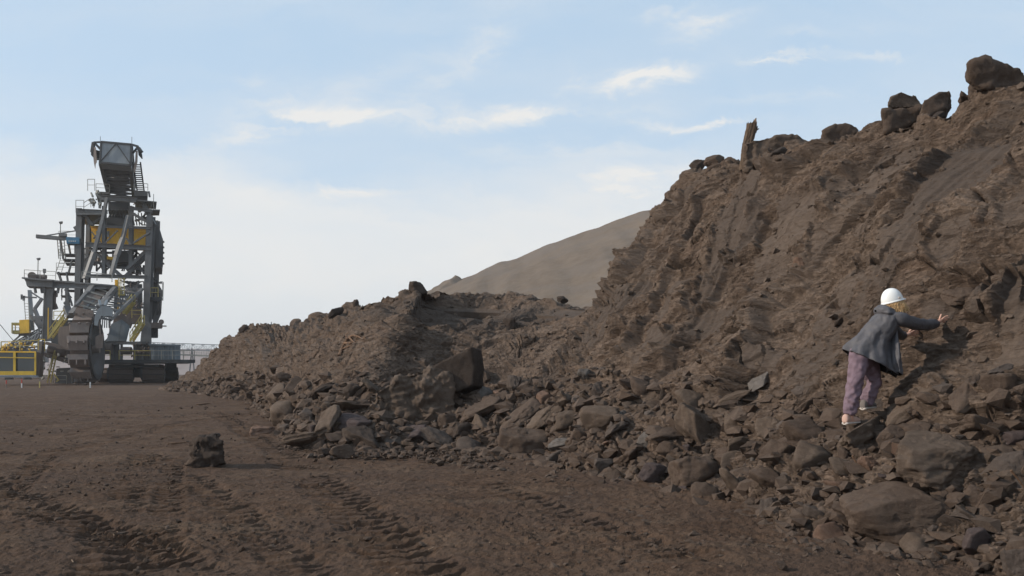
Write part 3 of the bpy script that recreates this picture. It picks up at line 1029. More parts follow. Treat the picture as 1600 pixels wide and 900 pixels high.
for q in B:
    x0, y0, x1, y1, mt, stl, tl, lab = q
    crest = y1 < 280
    sky_ = crest or y1 < 500 and x1 < 900
    rock_px(x0, y0, x1, y1, mt, lab, stl, tl, dd=(0.15 if crest else 0.0), group=None,
            snap=(0.12 if sky_ and 'upper' not in lab and 'topmost' not in lab else None))

# the huge leaning slab: a bedded block with a smooth plate of dark clay lying against it
hb = hit(650, 655)[1]


def prism_rock(name, pts, dist, thick, mat, label, cat, shear=0.0, seed=5, rough=0.03):
    """outline in photo px at a distance, given real thickness behind it, broken surface"""
    bm = bmesh.new()
    shear = shear + thick * (sum(p[0] for p in pts) / len(pts) - HX) / FPX      # it points at the viewer
    fr_ = [bm.verts.new(at(px, py, dist + dz)) for px, py, dz in pts]
    bk = [bm.verts.new(at(px, py, dist + dz) + np.array([shear, thick, -0.1 * thick])) for px, py, dz in pts]
    bm.faces.new(fr_)
    bm.faces.new(bk[::-1])
    n = len(pts)
    for i in range(n):
        bm.faces.new((fr_[i], bk[i], bk[(i + 1) % n], fr_[(i + 1) % n]))
    bmesh.ops.triangulate(bm, faces=bm.faces)
    for _ in range(6):
        le = [e for e in bm.edges if e.calc_length() > 0.07]
        if not le:
            break
        bmesh.ops.subdivide_edges(bm, edges=le, cuts=1)
        bmesh.ops.triangulate(bm, faces=[f for f in bm.faces if len(f.verts) > 3])
    for _ in range(0):
        bmesh.ops.smooth_vert(bm, verts=bm.verts, factor=0.5, use_axis_x=True, use_axis_y=True, use_axis_z=True)
    bmesh.ops.recalc_face_normals(bm, faces=bm.faces)
    bm.normal_update()
    Q = np.array([v.co[:] for v in bm.verts])
    Nn_ = np.array([v.normal[:] for v in bm.verts])
    bed = np.tanh(perlin(np.stack([Q[:, 0] * 0.8, Q[:, 1] * 0.8, (Q[:, 2] - 0.3 * Q[:, 0]) * 9], axis=1), 1.0, seed) * 4) * 1.6
    e1, e2, er = cell(Q * np.array([1.4, 1.4, 1.4]), 1.6, seed + 1)
    k = bed * rough * 0.4 + fbm(Q, 2.6, 5, seed + 2, 0.65) * rough * 2.4 + (er - 0.5) * rough * 4 * sstep(0, 0.1, e2 - e1)
    Q = Q + Nn_ * k[:, None]
    c = Q.mean(0)
    Fc = np.array([[v.index for v in f.verts] for f in bm.faces])
    bm.free()
    o = link(name, mesh_np(name, Q - c, Fc), mat, loc=tuple(c))
    return tag(o, label, cat)


prism_rock('boulder', [(586, 668, 0.0), (583, 640, 0.0), (590, 612, 0.1), (622, 592, 0.25), (662, 578, 0.4), (690, 576, 0.45), (708, 600, 0.4), (712, 640, 0.2), (704, 662, 0.0), (650, 672, -0.1)],
           hb - 0.3, 2.2, MAT['rock_tan'], 'huge layered fluted block in the middle of the rubble', 'boulder', 0.4, 500, 0.04)
prism_rock('rock_slab', [(672, 574, 0.15), (700, 560, 0.1), (737, 542, 0.0), (742, 570, 0.0), (740, 602, 0.0), (712, 612, 0.05), (690, 600, 0.1)],
           hb + 0.05, 0.7, MAT['rock_dark'], 'smooth dark plate with shaded face leaning behind the huge layered block', 'rock slab', 0.25, 520, 0.006)

for pts_, dist_, th_, mt_, lab_, rg_ in (
        ([(303, 692), (312, 685), (322, 687), (341, 681), (347, 692), (351, 723), (336, 730), (300, 731), (305, 716), (301, 706)], 16.6, 0.5, 'dark', 'solitary dark squarish boulder standing out on the open floor', 0.026),
        ([(1514, 108), (1518, 99), (1539, 90), (1569, 99), (1600, 112), (1614, 128), (1600, 139), (1580, 138), (1524, 135), (1514, 122)], 13.3, 0.75, 'brown', 'huge overhanging boulder on the crest at the right edge', 0.018),
        ([(1379, 171), (1412, 168), (1441, 166), (1442, 181), (1425, 196), (1403, 203), (1383, 208)], 15.6, 0.7, 'brown', 'square lower block of the stacked pair on the crest', 0.014),
        ([(1390, 150), (1408, 145), (1431, 148), (1442, 161), (1439, 167), (1412, 169), (1387, 170)], 15.65, 0.55, 'tan', 'upper block of the stacked pair on the crest', 0.016),
        ([(1439, 169), (1444, 157), (1467, 144), (1484, 140), (1488, 150), (1478, 168), (1452, 182)], 15.0, 0.5, 'brown', 'wedge rock tilted against the stacked pair on the crest', 0.014),
        ([(1165, 224), (1191, 216), (1221, 212), (1244, 213), (1262, 224), (1256, 240), (1220, 254), (1185, 268), (1165, 268)], 18.4, 1.1, 'tan', 'large rounded boulder just right of the wooden stump', 0.02),
        ([(1285, 204), (1305, 194), (1320, 193), (1342, 203), (1340, 216), (1290, 222)], 17.2, 0.6, 'brown', 'lone low flat boulder on the middle of the crest', 0.016)):
    prism_rock('boulder', [(a_, b_, 0.0) for a_, b_ in pts_], dist_, th_, MAT['rock_' + mt_], lab_, 'boulder', 0.0, int(pts_[0][0]), rg_)
    xs_ = [p[0] for p in pts_]
    ys_ = [p[1] for p in pts_]
    c_ = at(sum(xs_) / len(xs_), sum(ys_) / len(ys_), dist_)
    ROCKS.append((sum(xs_) / len(xs_), sum(ys_) / len(ys_), max(xs_) - min(xs_), lab_, c_[0], c_[1]))

# automatic mid-size rubble: every rock its own object, named after its nearest big neighbour
rng = np.random.RandomState(42)
KN = ['brown', 'tan', 'brown', 'grey', 'brown', 'dark', 'tan', 'brown', 'tan', 'purple', 'brown', 'red', 'tan', 'pale']
WORD = {'brown': 'brown', 'tan': 'tan', 'grey': 'grey', 'dark': 'dark', 'purple': 'purple-grey', 'pale': 'pale grey', 'red': 'reddish'}
protos = {}
named = list(ROCKS)
taken = [(r_[0], r_[1], r_[2]) for r_ in named]
used_labels = {}
made = 0
NAUTO = 205
cand = []
tries = 0
while len(cand) < 1700 and tries < 20000:
    tries += 1
    u = np.array([rng.uniform(2.3, 17.5)])
    v = rng.choice([rng.uniform(-0.03, 0.12), rng.uniform(0.0, 0.25)])
    a, b = cr(toe, u)[0], cr(rid, u)[0]
    p = a + (b - a) * v
    zt = drop(p[0], p[1])
    px = HX + p[0] / p[1] * FPX
    py = HY - (zt - EYE) / p[1] * FPX
    if not (255 < px < 1598 and py < 898):
        continue
    size = 0.15 + 0.50 * rng.rand() ** 2.0
    size *= 1.0 + 0.7 * (p[1] > 22) + 0.6 * (p[1] > 40)
    wp = size / p[1] * FPX
    cand.append((wp, px, py, p[0], p[1], zt, size))
cand.sort(reverse=True)
for wp, px, py, x, y, zt, size in cand:
    if made >= NAUTO:
        break
    if any(abs(px - t[0]) < (t[2] + wp) * 0.36 and abs(py - t[1]) < (t[2] + wp) * 0.25 for t in taken):
        continue
    if 1300 < px < 1420 and 560 < py < 670:
        continue
    kind = KN[rng.randint(len(KN))]
    stl = ['block', 'slab', 'block', 'block', 'slab', 'round'][rng.randint(6)]
    key = (kind, stl, rng.randint(4))
    if key not in protos:
        sd_ = 3000 + len(protos) * 17
        hh = {'block': 0.78, 'slab': 0.45, 'round': 0.8}[stl]
        Q, Fc = rock_verts(sd_, 4, (1.0, 0.85, hh), stl, rng.uniform(-0.4, 0.1) if stl == 'slab' else 0)
        me_ = mesh_np('stone', Q, Fc)
        me_.materials.append(MAT['rock_' + kind])
        protos[key] = (me_, hh)
    me_, hh = protos[key]
    o = bpy.data.objects.new('stone', me_)
    COL.objects.link(o)
    o.location = (x, y, zt + hh * size * 0.12)
    o.scale = (size * rng.uniform(0.85, 1.2), size * rng.uniform(0.8, 1.1), size * rng.uniform(0.8, 1.15))
    o.rotation_euler = (rng.uniform(-0.4, 0.4), rng.uniform(-0.5, 0.3), rng.uniform(0, 6.28))
    # label from its look and the nearest named boulder
    nb = min(named, key=lambda r_: math.hypot(px - r_[0], (py - r_[1]) * 1.3) + 0.2 * r_[2])
    dx_, dy_ = px - nb[0], py - nb[1]
    side = ('right of' if dx_ > 0 else 'left of') if abs(dx_) > abs(dy_) * 1.2 else ('below' if dy_ > 0 else 'above')
    far = math.hypot(dx_, dy_) > nb[2] * 1.6
    short = nb[3]
    for cut in (' resting', ' lying', ' leaning', ' standing', ' in ', ' on ', ' at ', ' of ', ' above', ' below', ' right', ' left', ' under', ' beside', ' behind', ' before', ' between', ' with ', ' by ',
                ' wedged', ' tipped', ' sticking', ' embedded', ' touching', ' cut ', ' set ', ' nearest', ' tilted up', ' tilted against', ' farthest', ' low ', ' directly', ' jutting', ' just ', ' beneath', ' farther'):
        k_ = short.find(cut)
        if k_ > 0:
            short = short[:k_]
    short = short.replace('largest rounded', 'largest rounded')
    zone = 'far left' if px < 470 else 'left' if px < 700 else 'central' if px < 950 else 'right-centre' if px < 1230 else 'right-hand'
    sz = 'big' if size > 0.45 else ('mid-sized' if size > 0.27 else 'small')
    shp = {'block': 'angular', 'slab': 'flat', 'round': 'rounded'}[stl]
    lab = '%s %s %s stone %s%s the %s in the %s rubble' % (sz, WORD[kind], shp, 'well ' if far else 'just ', side, short, zone)
    used_labels.setdefault(lab, []).append(o)
    taken.append((px, py, wp))
    tag(o, lab, 'stone', 'stones in the rubble along the foot of the bank')
    made += 1
for lab, objs in used_labels.items():
    if len(objs) > 1:
        # tell look-alikes apart by their order from the left
        objs.sort(key=lambda o: o.location[0] / o.location[1])
        nm = ['leftmost', 'second', 'third', 'fourth', 'fifth', 'sixth', 'seventh', 'eighth']
        for i, o in enumerate(objs):
            o['label'] = (nm[i] if i < len(objs) - 1 or len(objs) > 2 else 'rightmost') + ' ' + lab
            if 0 < i < len(objs) - 1 or (len(objs) > 2 and i > 0):
                o['label'] = nm[i] + ' from left, ' + lab
for o in bpy.data.objects:
    if o.name.startswith('stone') and 'label' in o:
        ws = o['label'].split()
        if len(ws) > 16:
            o['label'] = ' '.join(ws[:16])

# small crumbs: one mesh of many little clods
def crumbs(name, pts, sizes, mat, label, seed, flat=0.7, sub=1):
    V, Fc = ico(sub)
    r = np.random.RandomState(seed)
    bank = []
    for i in range(12):
        Nn_ = r.normal(size=(8, 3))
        Nn_ /= np.linalg.norm(Nn_, axis=1)[:, None]
        q = np.max(np.clip(V @ Nn_.T, 0.35, None) / r.uniform(0.6, 1, 8), axis=1)
        bank.append(V / q[:, None] * 0.55)
    nv_, n = len(V), len(pts)
    out = np.zeros((n, nv_, 3), np.float32)
    for i in range(n):
        q = bank[r.randint(12)] * np.array([1, r.uniform(0.6, 1), flat * r.uniform(0.6, 1.1)])
        c, s = math.cos(r.rand() * 6.28), math.sin(r.rand() * 6.28)
        th = r.rand() * 6.28
        c, s = math.cos(th), math.sin(th)
        tl = r.uniform(-0.5, 0.5)
        ct, st_ = math.cos(tl), math.sin(tl)
        q = q @ np.array([[ct, 0, st_], [0, 1, 0], [-st_, 0, ct]])
        q = q @ np.array([[c, s, 0], [-s, c, 0], [0, 0, 1]])
        out[i] = q * sizes[i] + pts[i]
    FF = (Fc[None] + (np.arange(n) * nv_)[:, None, None]).reshape(-1, 3)
    return tag(link(name, mesh_np(name, out.reshape(-1, 3), FF, smooth=False), mat), label, kind='stuff')


def surf_pts(n, ulo, uhi, vlo, vhi, pw, seed):
    r = np.random.RandomState(seed)
    out, szs = [], []
    PP = Pn.reshape(NU, NR, 3)
    k = 0
    ui = np.searchsorted(us, r.uniform(ulo, uhi, n))
    vv_ = vlo + (vhi - vlo) * r.rand(n) ** pw
    vi = np.clip(np.searchsorted(vs, vv_), 0, NR - 1)
    ui = np.clip(ui, 0, NU - 1)
    return PP[ui, vi]


r_ = np.random.RandomState(9)
pts = surf_pts(8600, 0.8, 20.5, -0.05, 0.29, 1.3, 77)
dist_ = pts[:, 1]
pts[:, 2] = np.maximum(pts[:, 2], 0.0)
crumbs('rubble', pts, (0.025 + 0.17 * r_.rand(len(pts)) ** 3) * (1 + dist_ / 22), MAT['rock_brown'], 'loose crumbs of claystone on the foot of the bank', 1)
pts = surf_pts(1000, 0.8, 20.5, -0.05, 0.30, 1.1, 78)
pts[:, 2] = np.maximum(pts[:, 2], 0.0)
crumbs('rubble', pts, (0.02 + 0.10 * r_.rand(len(pts)) ** 3) * (1 + pts[:, 1] / 22), MAT['rock_grey'], 'loose grey crumbs of claystone on the foot of the bank', 2)
pts = surf_pts(3000, 0.5, 18, 0.25, 1.02, 1.0, 79)
crumbs('rubble', pts, (0.015 + 0.07 * r_.rand(len(pts)) ** 3) * (1 + pts[:, 1] / 25), MAT['rock_tan'], 'small chips clinging to the slope', 3)
n = 9500
gy = 3.6 + 40 * r_.rand(n) ** 1.8
gx_ = gy * r_.uniform(-0.62, 0.45, n)
fr_ = perlin(np.stack([gx_, gy, gy * 0], axis=1), 0.35, 231)
keep_ = (fr_ + 0.3 * r_.rand(n)) > 0.05
gp = np.stack([gx_, gy, np.full(n, 0.01)], axis=1)[keep_]
crumbs('rubble', gp, (0.008 + 0.05 * r_.rand(len(gp)) ** 4) * (1 + gp[:, 1] / 30), MAT['rock_brown'], 'small clods strewn over the pit floor', 4)
# spilled clods near the foot, on the floor
u_ = r_.uniform(1.0, 18, 2500)
tp = cr(toe, u_)
rp = cr(rid, u_)
dn = (rp - tp)
dn[:, 2] = 0
dn /= np.linalg.norm(dn, axis=1)[:, None]
sp = tp - dn * (r_.rand(len(u_)) ** 2 * 2.0)[:, None]
sp[:, 2] = 0.01
crumbs('rubble', sp, (0.015 + 0.09 * r_.rand(len(sp)) ** 3.5) * (1 + sp[:, 1] / 25), MAT['rock_brown'], 'clods spilled onto the floor before the bank', 5)


# pale plant bits
def chips(name, pts, lens, mat, label, seed):
    r = np.random.RandomState(seed)
    n = len(pts)
    out = np.zeros((n, 8, 3), np.float32)
    for i in range(n):
        th, tl = r.rand() * 3.14, r.uniform(-0.35, 0.35)
        L_, w_ = lens[i], lens[i] * r.uniform(0.06, 0.18)
        a = np.array([math.cos(th) * math.cos(tl), math.sin(th) * math.cos(tl), math.sin(tl)])
        b = np.array([-math.sin(th), math.cos(th), 0])
        c = np.cross(a, b)
        q = []
        for sx in (-1, 1):
            for sy in (-1, 1):
                for sz in (-1, 1):
                    q.append(a * sx * L_ / 2 * (0.7 if sx > 0 else 1) + b * sy * w_ / 2 + c * sz * w_ * 0.3)
        out[i] = np.array(q) + pts[i]
    Fb = np.array([[0, 1, 3, 2], [4, 6, 7, 5], [0, 4, 5, 1], [2, 3, 7, 6], [0, 2, 6, 4], [1, 5, 7, 3]])
    FF = (Fb[None] + (np.arange(n) * 8)[:, None, None]).reshape(-1, 4)
    return tag(link(name, mesh_np(name, out.reshape(-1, 3), FF, smooth=False), mat), label, kind='stuff')


MAT['straw'] = earth_mat('dry_plant_bits', (0.13, 0.09, 0.06), (0.22, 0.15, 0.10), (0.34, 0.25, 0.18), scale=3)
n = 620
gy = 3.8 + 16 * r_.rand(n) ** 1.6
gx_ = gy * r_.uniform(-0.6, 0.5, n)
gp = np.stack([gx_, gy, np.full(n, 0.02)], axis=1)
chips('plant_litter', gp, 0.02 + 0.07 * r_.rand(n) ** 2, MAT['straw'], 'pale bits of old wood scattered on the floor', 6)
pts = surf_pts(520, 2.2, 12, 0.0, 0.6, 1.5, 80)
chips('plant_litter', pts + np.array([0, 0, 0.01]), 0.02 + 0.07 * r_.rand(len(pts)) ** 2, MAT['straw'], 'pale bits of old wood on the rubble', 7)
# ------------------------------------------------------------------ steel things
def steel(name, col, dirt=(0.09, 0.065, 0.05), amt=0.45, rough=0.55, sc=0.6):
    m, t = new_mat(name)
    v = t.n('ShaderNodeTexCoord').outputs['Object']
    n1 = t.noise(v, sc, 6, 0.65, 0.4)
    n2 = t.noise(t.vmul(v, (3.0, 3.0, 0.5)), sc * 2, 5, 0.7)
    f = t.ramp(t.math('ADD', t.math('MULTIPLY', n1, 0.55), t.math('MULTIPLY', n2, 0.45)), [(0.42, 0.0), (0.66, amt)])
    c = t.mix(f, tuple(col), tuple(dirt))
    c = t.mix(t.math('MULTIPLY', n2, 0.35), c, tuple(x * 0.6 for x in col))
    return finish(m, t, c, rough, 0.0, n2, 0.3, 0.15, 0.02)


MAT['steel'] = steel('weathered_grey_steel', (0.165, 0.166, 0.166), amt=0.6)
MAT['steel_lt'] = steel('pale_grey_steel', (0.27, 0.295, 0.315), amt=0.35)
MAT['steel_blue'] = steel('dusty_blue_grey_steel', (0.21, 0.24, 0.26), amt=0.35)
MAT['steel_dk'] = steel('dark_steel', (0.06, 0.062, 0.064), amt=0.4)
MAT['wheel_steel'] = steel('mud_stained_dark_steel', (0.055, 0.052, 0.052), (0.09, 0.068, 0.055), amt=0.8)
MAT['steel_dusty'] = steel('clay_caked_steel', (0.20, 0.155, 0.13), (0.10, 0.075, 0.06), amt=0.6)
MAT['yellow'] = steel('worn_yellow_paint', (0.72, 0.47, 0.05), (0.2, 0.12, 0.05), amt=0.4)
MAT['yellow_lt'] = steel('yellow_rail_paint', (0.52, 0.42, 0.13), (0.25, 0.18, 0.1), amt=0.5)
MAT['orange'] = steel('worn_orange_yellow_paint', (0.92, 0.54, 0.05), (0.25, 0.13, 0.04), amt=0.3)
MAT['rail'] = steel('pale_rail', (0.34, 0.33, 0.29), amt=0.4)
MAT['track'] = steel('clay_worn_track_plate', (0.10, 0.072, 0.058), (0.06, 0.045, 0.038), amt=0.6, rough=0.7)
MAT['rubber'] = steel('conveyor_rubber', (0.03, 0.028, 0.028), amt=0.3, rough=0.8)
MAT['blue'] = steel('blue_paint', (0.06, 0.20, 0.33), amt=0.3)
MAT['beige'] = steel('hanging_beige_sheet', (0.36, 0.29, 0.25), amt=0.3, rough=0.8)
MAT['white'] = steel('white_paint', (0.72, 0.72, 0.70), amt=0.2)
MAT['red'] = steel('red_paint', (0.5, 0.07, 0.05), amt=0.3)
m_, t_ = new_mat('window_glass')
MAT['glass'] = finish(m_, t_, (0.045, 0.055, 0.058), 0.08, 0, None, 0.6)
m_, t_ = new_mat('dim_cab_interior')
MAT['cabin'] = finish(m_, t_, (0.18, 0.19, 0.19), 0.8)


class MB:
    """collects beams, boxes, tubes, prisms into one mesh, all in world metres"""
    def __init__(self):
        self.v, self.f = [], []

    def add(self, V, F):
        n = len(self.v)
        self.v += [tuple(p) for p in V]
        self.f += [tuple(i + n for i in q) for q in F]

    def beam(self, a, b, w, h=None):
        h = h or w
        a, b = Vector(a), Vector(b)
        d = (b - a)
        if d.length < 1e-6:
            return self
        d.normalize()
        up = Vector((0, 0, 1)) if abs(d.z) < 0.95 else Vector((0, 1, 0))
        s = d.cross(up).normalized()
        u = s.cross(d)
        V = []
        for p in (a, b):
            for i, j in ((-1, -1), (1, -1), (1, 1), (-1, 1)):
                V.append(p + s * (i * w / 2) + u * (j * h / 2))
        self.add(V, [(3, 2, 1, 0), (4, 5, 6, 7), (0, 1, 5, 4), (1, 2, 6, 5), (2, 3, 7, 6), (3, 0, 4, 7)])
        return self

    def ibeam(self, a, b, w, h):
        """rolled section: two flanges and a web"""
        a, b = Vector(a), Vector(b)
        d = (b - a).normalized()
        up = Vector((0, 0, 1)) if abs(d.z) < 0.95 else Vector((0, 1, 0))
        s = d.cross(up).normalized()
        u = s.cross(d)
        o = u * (h / 2 - 0.03)
        self.beam(a + o, b + o, w, 0.06)
        self.beam(a - o, b - o, w, 0.06)
        self.beam(a, b, w * 0.25, h - 0.13)
        return self

    def tube(self, a, b, r, n=10, r2=None):
        r2 = r if r2 is None else r2
        a, b = Vector(a), Vector(b)
        d = (b - a).normalized()
        up = Vector((0, 0, 1)) if abs(d.z) < 0.95 else Vector((0, 1, 0))
        s = d.cross(up).normalized()
        u = s.cross(d)
        V = []
        for p, rr in ((a, r), (b, r2)):
            for i in range(n):
                t = i / n * 2 * math.pi
                V.append(p + (s * math.cos(t) + u * math.sin(t)) * rr)
        F = [(i, (i + 1) % n, n + (i + 1) % n, n + i) for i in range(n)]
        F += [tuple(range(n))[::-1], tuple(range(n, 2 * n))]
        self.add(V, F)
        return self

    def prism(self, pts, back):
        """polygon of world points pushed back by a vector"""
        n = len(pts)
        back = (back[0] - 0.42 * back[1], back[1], back[2])      # the machines face the viewer: their depth runs along this heading
        bk = [tuple(np.array(p) + np.array(back)) for p in pts]
        F = [tuple(range(n)), tuple(range(n, 2 * n))[::-1]]
        F += [(i, n + i, n + (i + 1) % n, (i + 1) % n) for i in range(n)]
        self.add(list(pts) + bk, F)
        return self

    def rail(self, a, b, h=1.1, n=None, r=0.04, mid=True):
        """handrail from a to b along its foot line"""
        a, b = Vector(a), Vector(b)
        L_ = (b - a).length
        n = n or max(2, int(L_ / 1.4) + 1)
        z = Vector((0, 0, 1))
        for i in range(n):
            p = a.lerp(b, i / (n - 1))
            self.beam(p, p + z * h, r * 1.6)
        self.beam(a + z * h, b + z * h, r * 1.8)
        if mid:
            self.beam(a + z * h * 0.5, b + z * h * 0.5, r * 1.4)
        return self

    def truss(self, a, b, wv, hv, n, c=0.18, d=0.10):
        """box truss from a to b with width vector wv and height vector hv"""
        a, b, wv, hv = Vector(a), Vector(b), Vector(wv), Vector(hv)
        offs = [-wv / 2 - hv / 2, wv / 2 - hv / 2, wv / 2 + hv / 2, -wv / 2 + hv / 2]
        for o in offs:
            self.beam(a + o, b + o, c)
        for i in range(n + 1):
            p = a.lerp(b, i / n)
            for k in range(4):
                self.beam(p + offs[k], p + offs[(k + 1) % 4], d)
            if i < n:
                q = a.lerp(b, (i + 1) / n)
                for k in range(4):
                    x, y = (k, (k + 1) % 4) if i % 2 else ((k + 1) % 4, k)
                    self.beam(p + offs[x], q + offs[y], d)
        return self

    def ladder(self, a, b, w, step=0.35, r=0.04):
        a, b, w = Vector(a), Vector(b), Vector(w)
        self.beam(a - w / 2, b - w / 2, r * 2)
        self.beam(a + w / 2, b + w / 2, r * 2)
        n = int((b - a).length / step)
        for i in range(1, n):
            p = a.lerp(b, i / n)
            self.beam(p - w / 2, p + w / 2, r * 1.5)
        return self

    def build(self, name, mat, parent, bevel=0.0):
        root = parent
        while root.parent:
            root = root.parent
        off = np.array(root.location)
        me = bpy.data.meshes.new(name)
        me.from_pydata([tuple(np.array(p) - off) for p in self.v], [], self.f)
        me.update()
        bm = bmesh.new()
        bm.from_mesh(me)
        bmesh.ops.recalc_face_normals(bm, faces=bm.faces)
        bm.to_mesh(me)
        bm.free()
        return link(name, me, mat, parent)


def empty(name, loc, label, cat, group=None):
    o = bpy.data.objects.new(name, None)
    COL.objects.link(o)
    o.location = loc
    o.empty_display_size = 0.3
    return tag(o, label, cat, group)


D0 = 122.0


def M(px, py, dz=0.0):
    """a point of the big machine: photo pixel and metres behind its middle plane"""
    return tuple(at(px, py, D0 + dz))


PX = D0 / FPX     # metres per photo pixel there
ex = empty('bucket_wheel_excavator', M(190, 600, 0), 'giant grey bucket wheel excavator with yellow machine house standing at the far left', 'excavator')


def part(mb, name, mat, parent=None, label=None):
    o = mb.build(name, MAT[mat], parent or ex)
    if label:
        o['label'] = label
    return o


# crawlers: endless track belts seen end on
def crawler(x0, x1, y0, y1, d0, d1):
    zb, zt = M(0, y1, 0)[2], M(0, y0, 0)[2]
    zb = 0.02
    r = (zt - zb) / 2
    xa, xb = M(x0, 590, 0)[0], M(x1, 590, 0)[0]
    L_ = d1 - d0
    mb = MB()
    n = 12
    prof = []
    for i in range(n + 1):
        t = math.pi / 2 + math.pi * i / n
        prof.append((D0 + d0 + r + r * math.cos(t), zb + r + r * math.sin(t)))
    for i in range(n + 1):
        t = -math.pi / 2 + math.pi * i / n
        prof.append((D0 + d1 - r + r * math.cos(t), zb + r + r * math.sin(t)))
    per = []
    P_ = np.array(prof + [prof[0]])
    sg = np.hypot(*np.diff(P_, axis=0).T)
    cum = np.concatenate([[0], np.cumsum(sg)])
    N_ = int(cum[-1] / 0.62)
    for k in range(N_):
        s0, s1 = cum[-1] * k / N_, cum[-1] * (k + 0.86) / N_
        a = np.array([np.interp(s0, cum, P_[:, 0]), np.interp(s0, cum, P_[:, 1])])
        b = np.array([np.interp(s1, cum, P_[:, 0]), np.interp(s1, cum, P_[:, 1])])
        t = (b - a) / np.linalg.norm(b - a)
        nn = np.array([-t[1], t[0]]) * 0.12
        q = [a - nn, b - nn, b + nn, a + nn]
        mb.prism([(xa - 0.42 * (y - D0), y, z) for y, z in q], (xb - xa, 0, 0))
    o = part(mb, 'crawler_track', 'track')
    mb = MB()
    for yy in np.arange(D0 + d0 + r, D0 + d1 - r + 0.1, 1.25):
        mb.tube(((xa + 0.1 - 0.42 * (yy - D0)), yy, zb + 0.55), ((xb - 0.1 - 0.42 * (yy - D0)), yy, zb + 0.55), 0.42, 14)
    for yy in (D0 + d0 + r, D0 + d1 - r):
        mb.tube(((xa + 0.15 - 0.42 * (yy - D0)), yy, zb + r), ((xb - 0.15 - 0.42 * (yy - D0)), yy, zb + r), r - 0.16, 18)
    for xx in (xa + 0.4, xb - 0.4):
        mb.beam((xx - 0.42 * (d0 + r), D0 + d0 + r, zb + r), (xx - 0.42 * (d1 - r), D0 + d1 - r, zb + r), 0.3, 0.9)
    part(mb, 'crawler_wheel', 'steel_dk', o)
    return o


crawler(172, 208, 571, 601, -7, 6)
crawler(222, 254, 571, 601, -7, 6)
crawler(154, 168, 576, 598, -2, 9)
crawler(258, 279, 575, 596, 1, 11)
crawler(92, 112, 576, 598, -1, 10)

mb = MB()
mb.prism([M(155, 562, -8), M(305, 562, -8), M(305, 567, -8), M(155, 568, -8)], (0, 18, 0))
mb.prism([M(205, 568, -5), M(225, 568, -5), M(228, 590, -5), M(204, 590, -5)], (0, 9, 0))
mb.prism([M(262, 567, -3), M(276, 567, -3), M(276, 578, -3), M(258, 578, -3)], (0, 10, 0))
mb.tube(M(180, 572, -6.5), M(250, 572, -6.5), 0.25)
part(mb, 'undercarriage', 'steel_dk')
mb = MB()
mb.prism([M(234, 538, -6), M(270, 540, -6), M(270, 562, -6), M(234, 562, -6)], (0, 14, 0))
mb.prism([M(270.3, 539.5, -5.6), M(282, 539.5, -5.2), M(282, 562, -5.2), M(270.3, 562, -5.6)], (0, 13, 0))
for x in (240, 248, 256, 264, 274):
    mb.beam(M(x, 540.5, -6.12), M(x, 562, -6.12), 0.12, 0.2)
mb.beam(M(233, 538.6, -6.2), M(282.5, 539.6, -5.9), 0.4, 0.22)
part(mb, 'platform_box', 'steel_blue', label='pale blue-grey box on the right of the platform')
mb = MB()
mb.prism([M(208, 537, -5), M(234, 538, -5), M(234, 562, -5), M(208, 562, -5)], (0, 12, 0))
mb.prism([M(173, 537, -5), M(186, 537, -5), M(187, 562, -5), M(172, 562, -5)], (0, 5, 0))
mb.beam(M(165, 536, -5.3), M(235, 536, -5.3), 0.5, 0.4)
for x in (176, 190, 212, 224):
    mb.beam(M(x, 537, -5.2), M(x, 562, -5.2), 0.25)
part(mb, 'turntable', 'steel')
mb = MB()
mb.tube(M(162, 545, -5.4), M(176, 545, -5.4), 0.72, 18)
mb.tube(M(190, 548, -5.2), M(205, 548, -5.2), 0.5, 18)
part(mb, 'drive_drum', 'steel_dusty')
for (x0, x1, y, d) in ((157, 172, 562, -8.1), (186, 235, 562, -8.1), (235, 304, 562, -8.1)):
    part(MB().rail(M(x0, y, d), M(x1, y, d), 1.15, r=0.05), 'handrail', 'yellow_lt' if x1 < 240 else 'rail')

# main tower columns
for (a, b, w_, dd, h_) in (((126, 326), (121, 562), 0.75, -4, 0.9), ((139, 350), (134, 562), 0.55, 5, 0.7), ((236, 338), (228, 562), 0.85, -4, 0.9),
                           ((246, 345), (243, 500), 0.5, 5, 0.7), ((163, 322), (163, 432), 0.45, -3, 0.5), ((205, 322), (205, 415), 0.5, -3, 0.5),
                           ((132, 330), (142, 352), 0.35, -4, 0.4), ((224, 318), (241, 352), 0.5, -4, 0.5)):
    part(MB().ibeam(M(*a, dd), M(*b, dd), w_, h_), 'column', 'steel')
part(MB().prism([M(222, 505, -4.6), M(236, 505, -4.6), M(237, 537, -4.6), M(219, 537, -4.6)], (0, 1.6, 0)), 'column_foot', 'steel')
part(MB().prism([M(246, 440, 3), M(254, 455, 3), M(252, 490, 3), M(243, 512, 3), M(238, 512, 3), M(242, 440, 3)], (0, 1.2, 0)), 'column_foot', 'steel')
# horizontal girders
for (a, b, w_, h_, dd) in (((134, 382), (236, 388), 0.6, 0.55, -4.3), ((128, 431), (230, 433), 0.5, 0.45, -4.3), ((122, 329), (168, 331), 0.4, 0.45, -4.4),
                           ((203, 325), (238, 330), 0.4, 0.4, -4.4), ((120, 334), (160, 338), 0.4, 0.4, 4), ((156, 309), (213, 313), 0.7, 0.62, -5),
                           ((165, 354), (236, 356), 0.3, 0.3, -4.5), ((140, 409), (182, 415), 0.3, 0.3, -2), ((178, 418), (235, 420), 0.3, 0.3, -1),
                           ((150, 395), (210, 395), 0.3, 0.3, 3)):
    part(MB().ibeam(M(*a, dd), M(*b, dd), w_, h_), 'girder', 'steel')
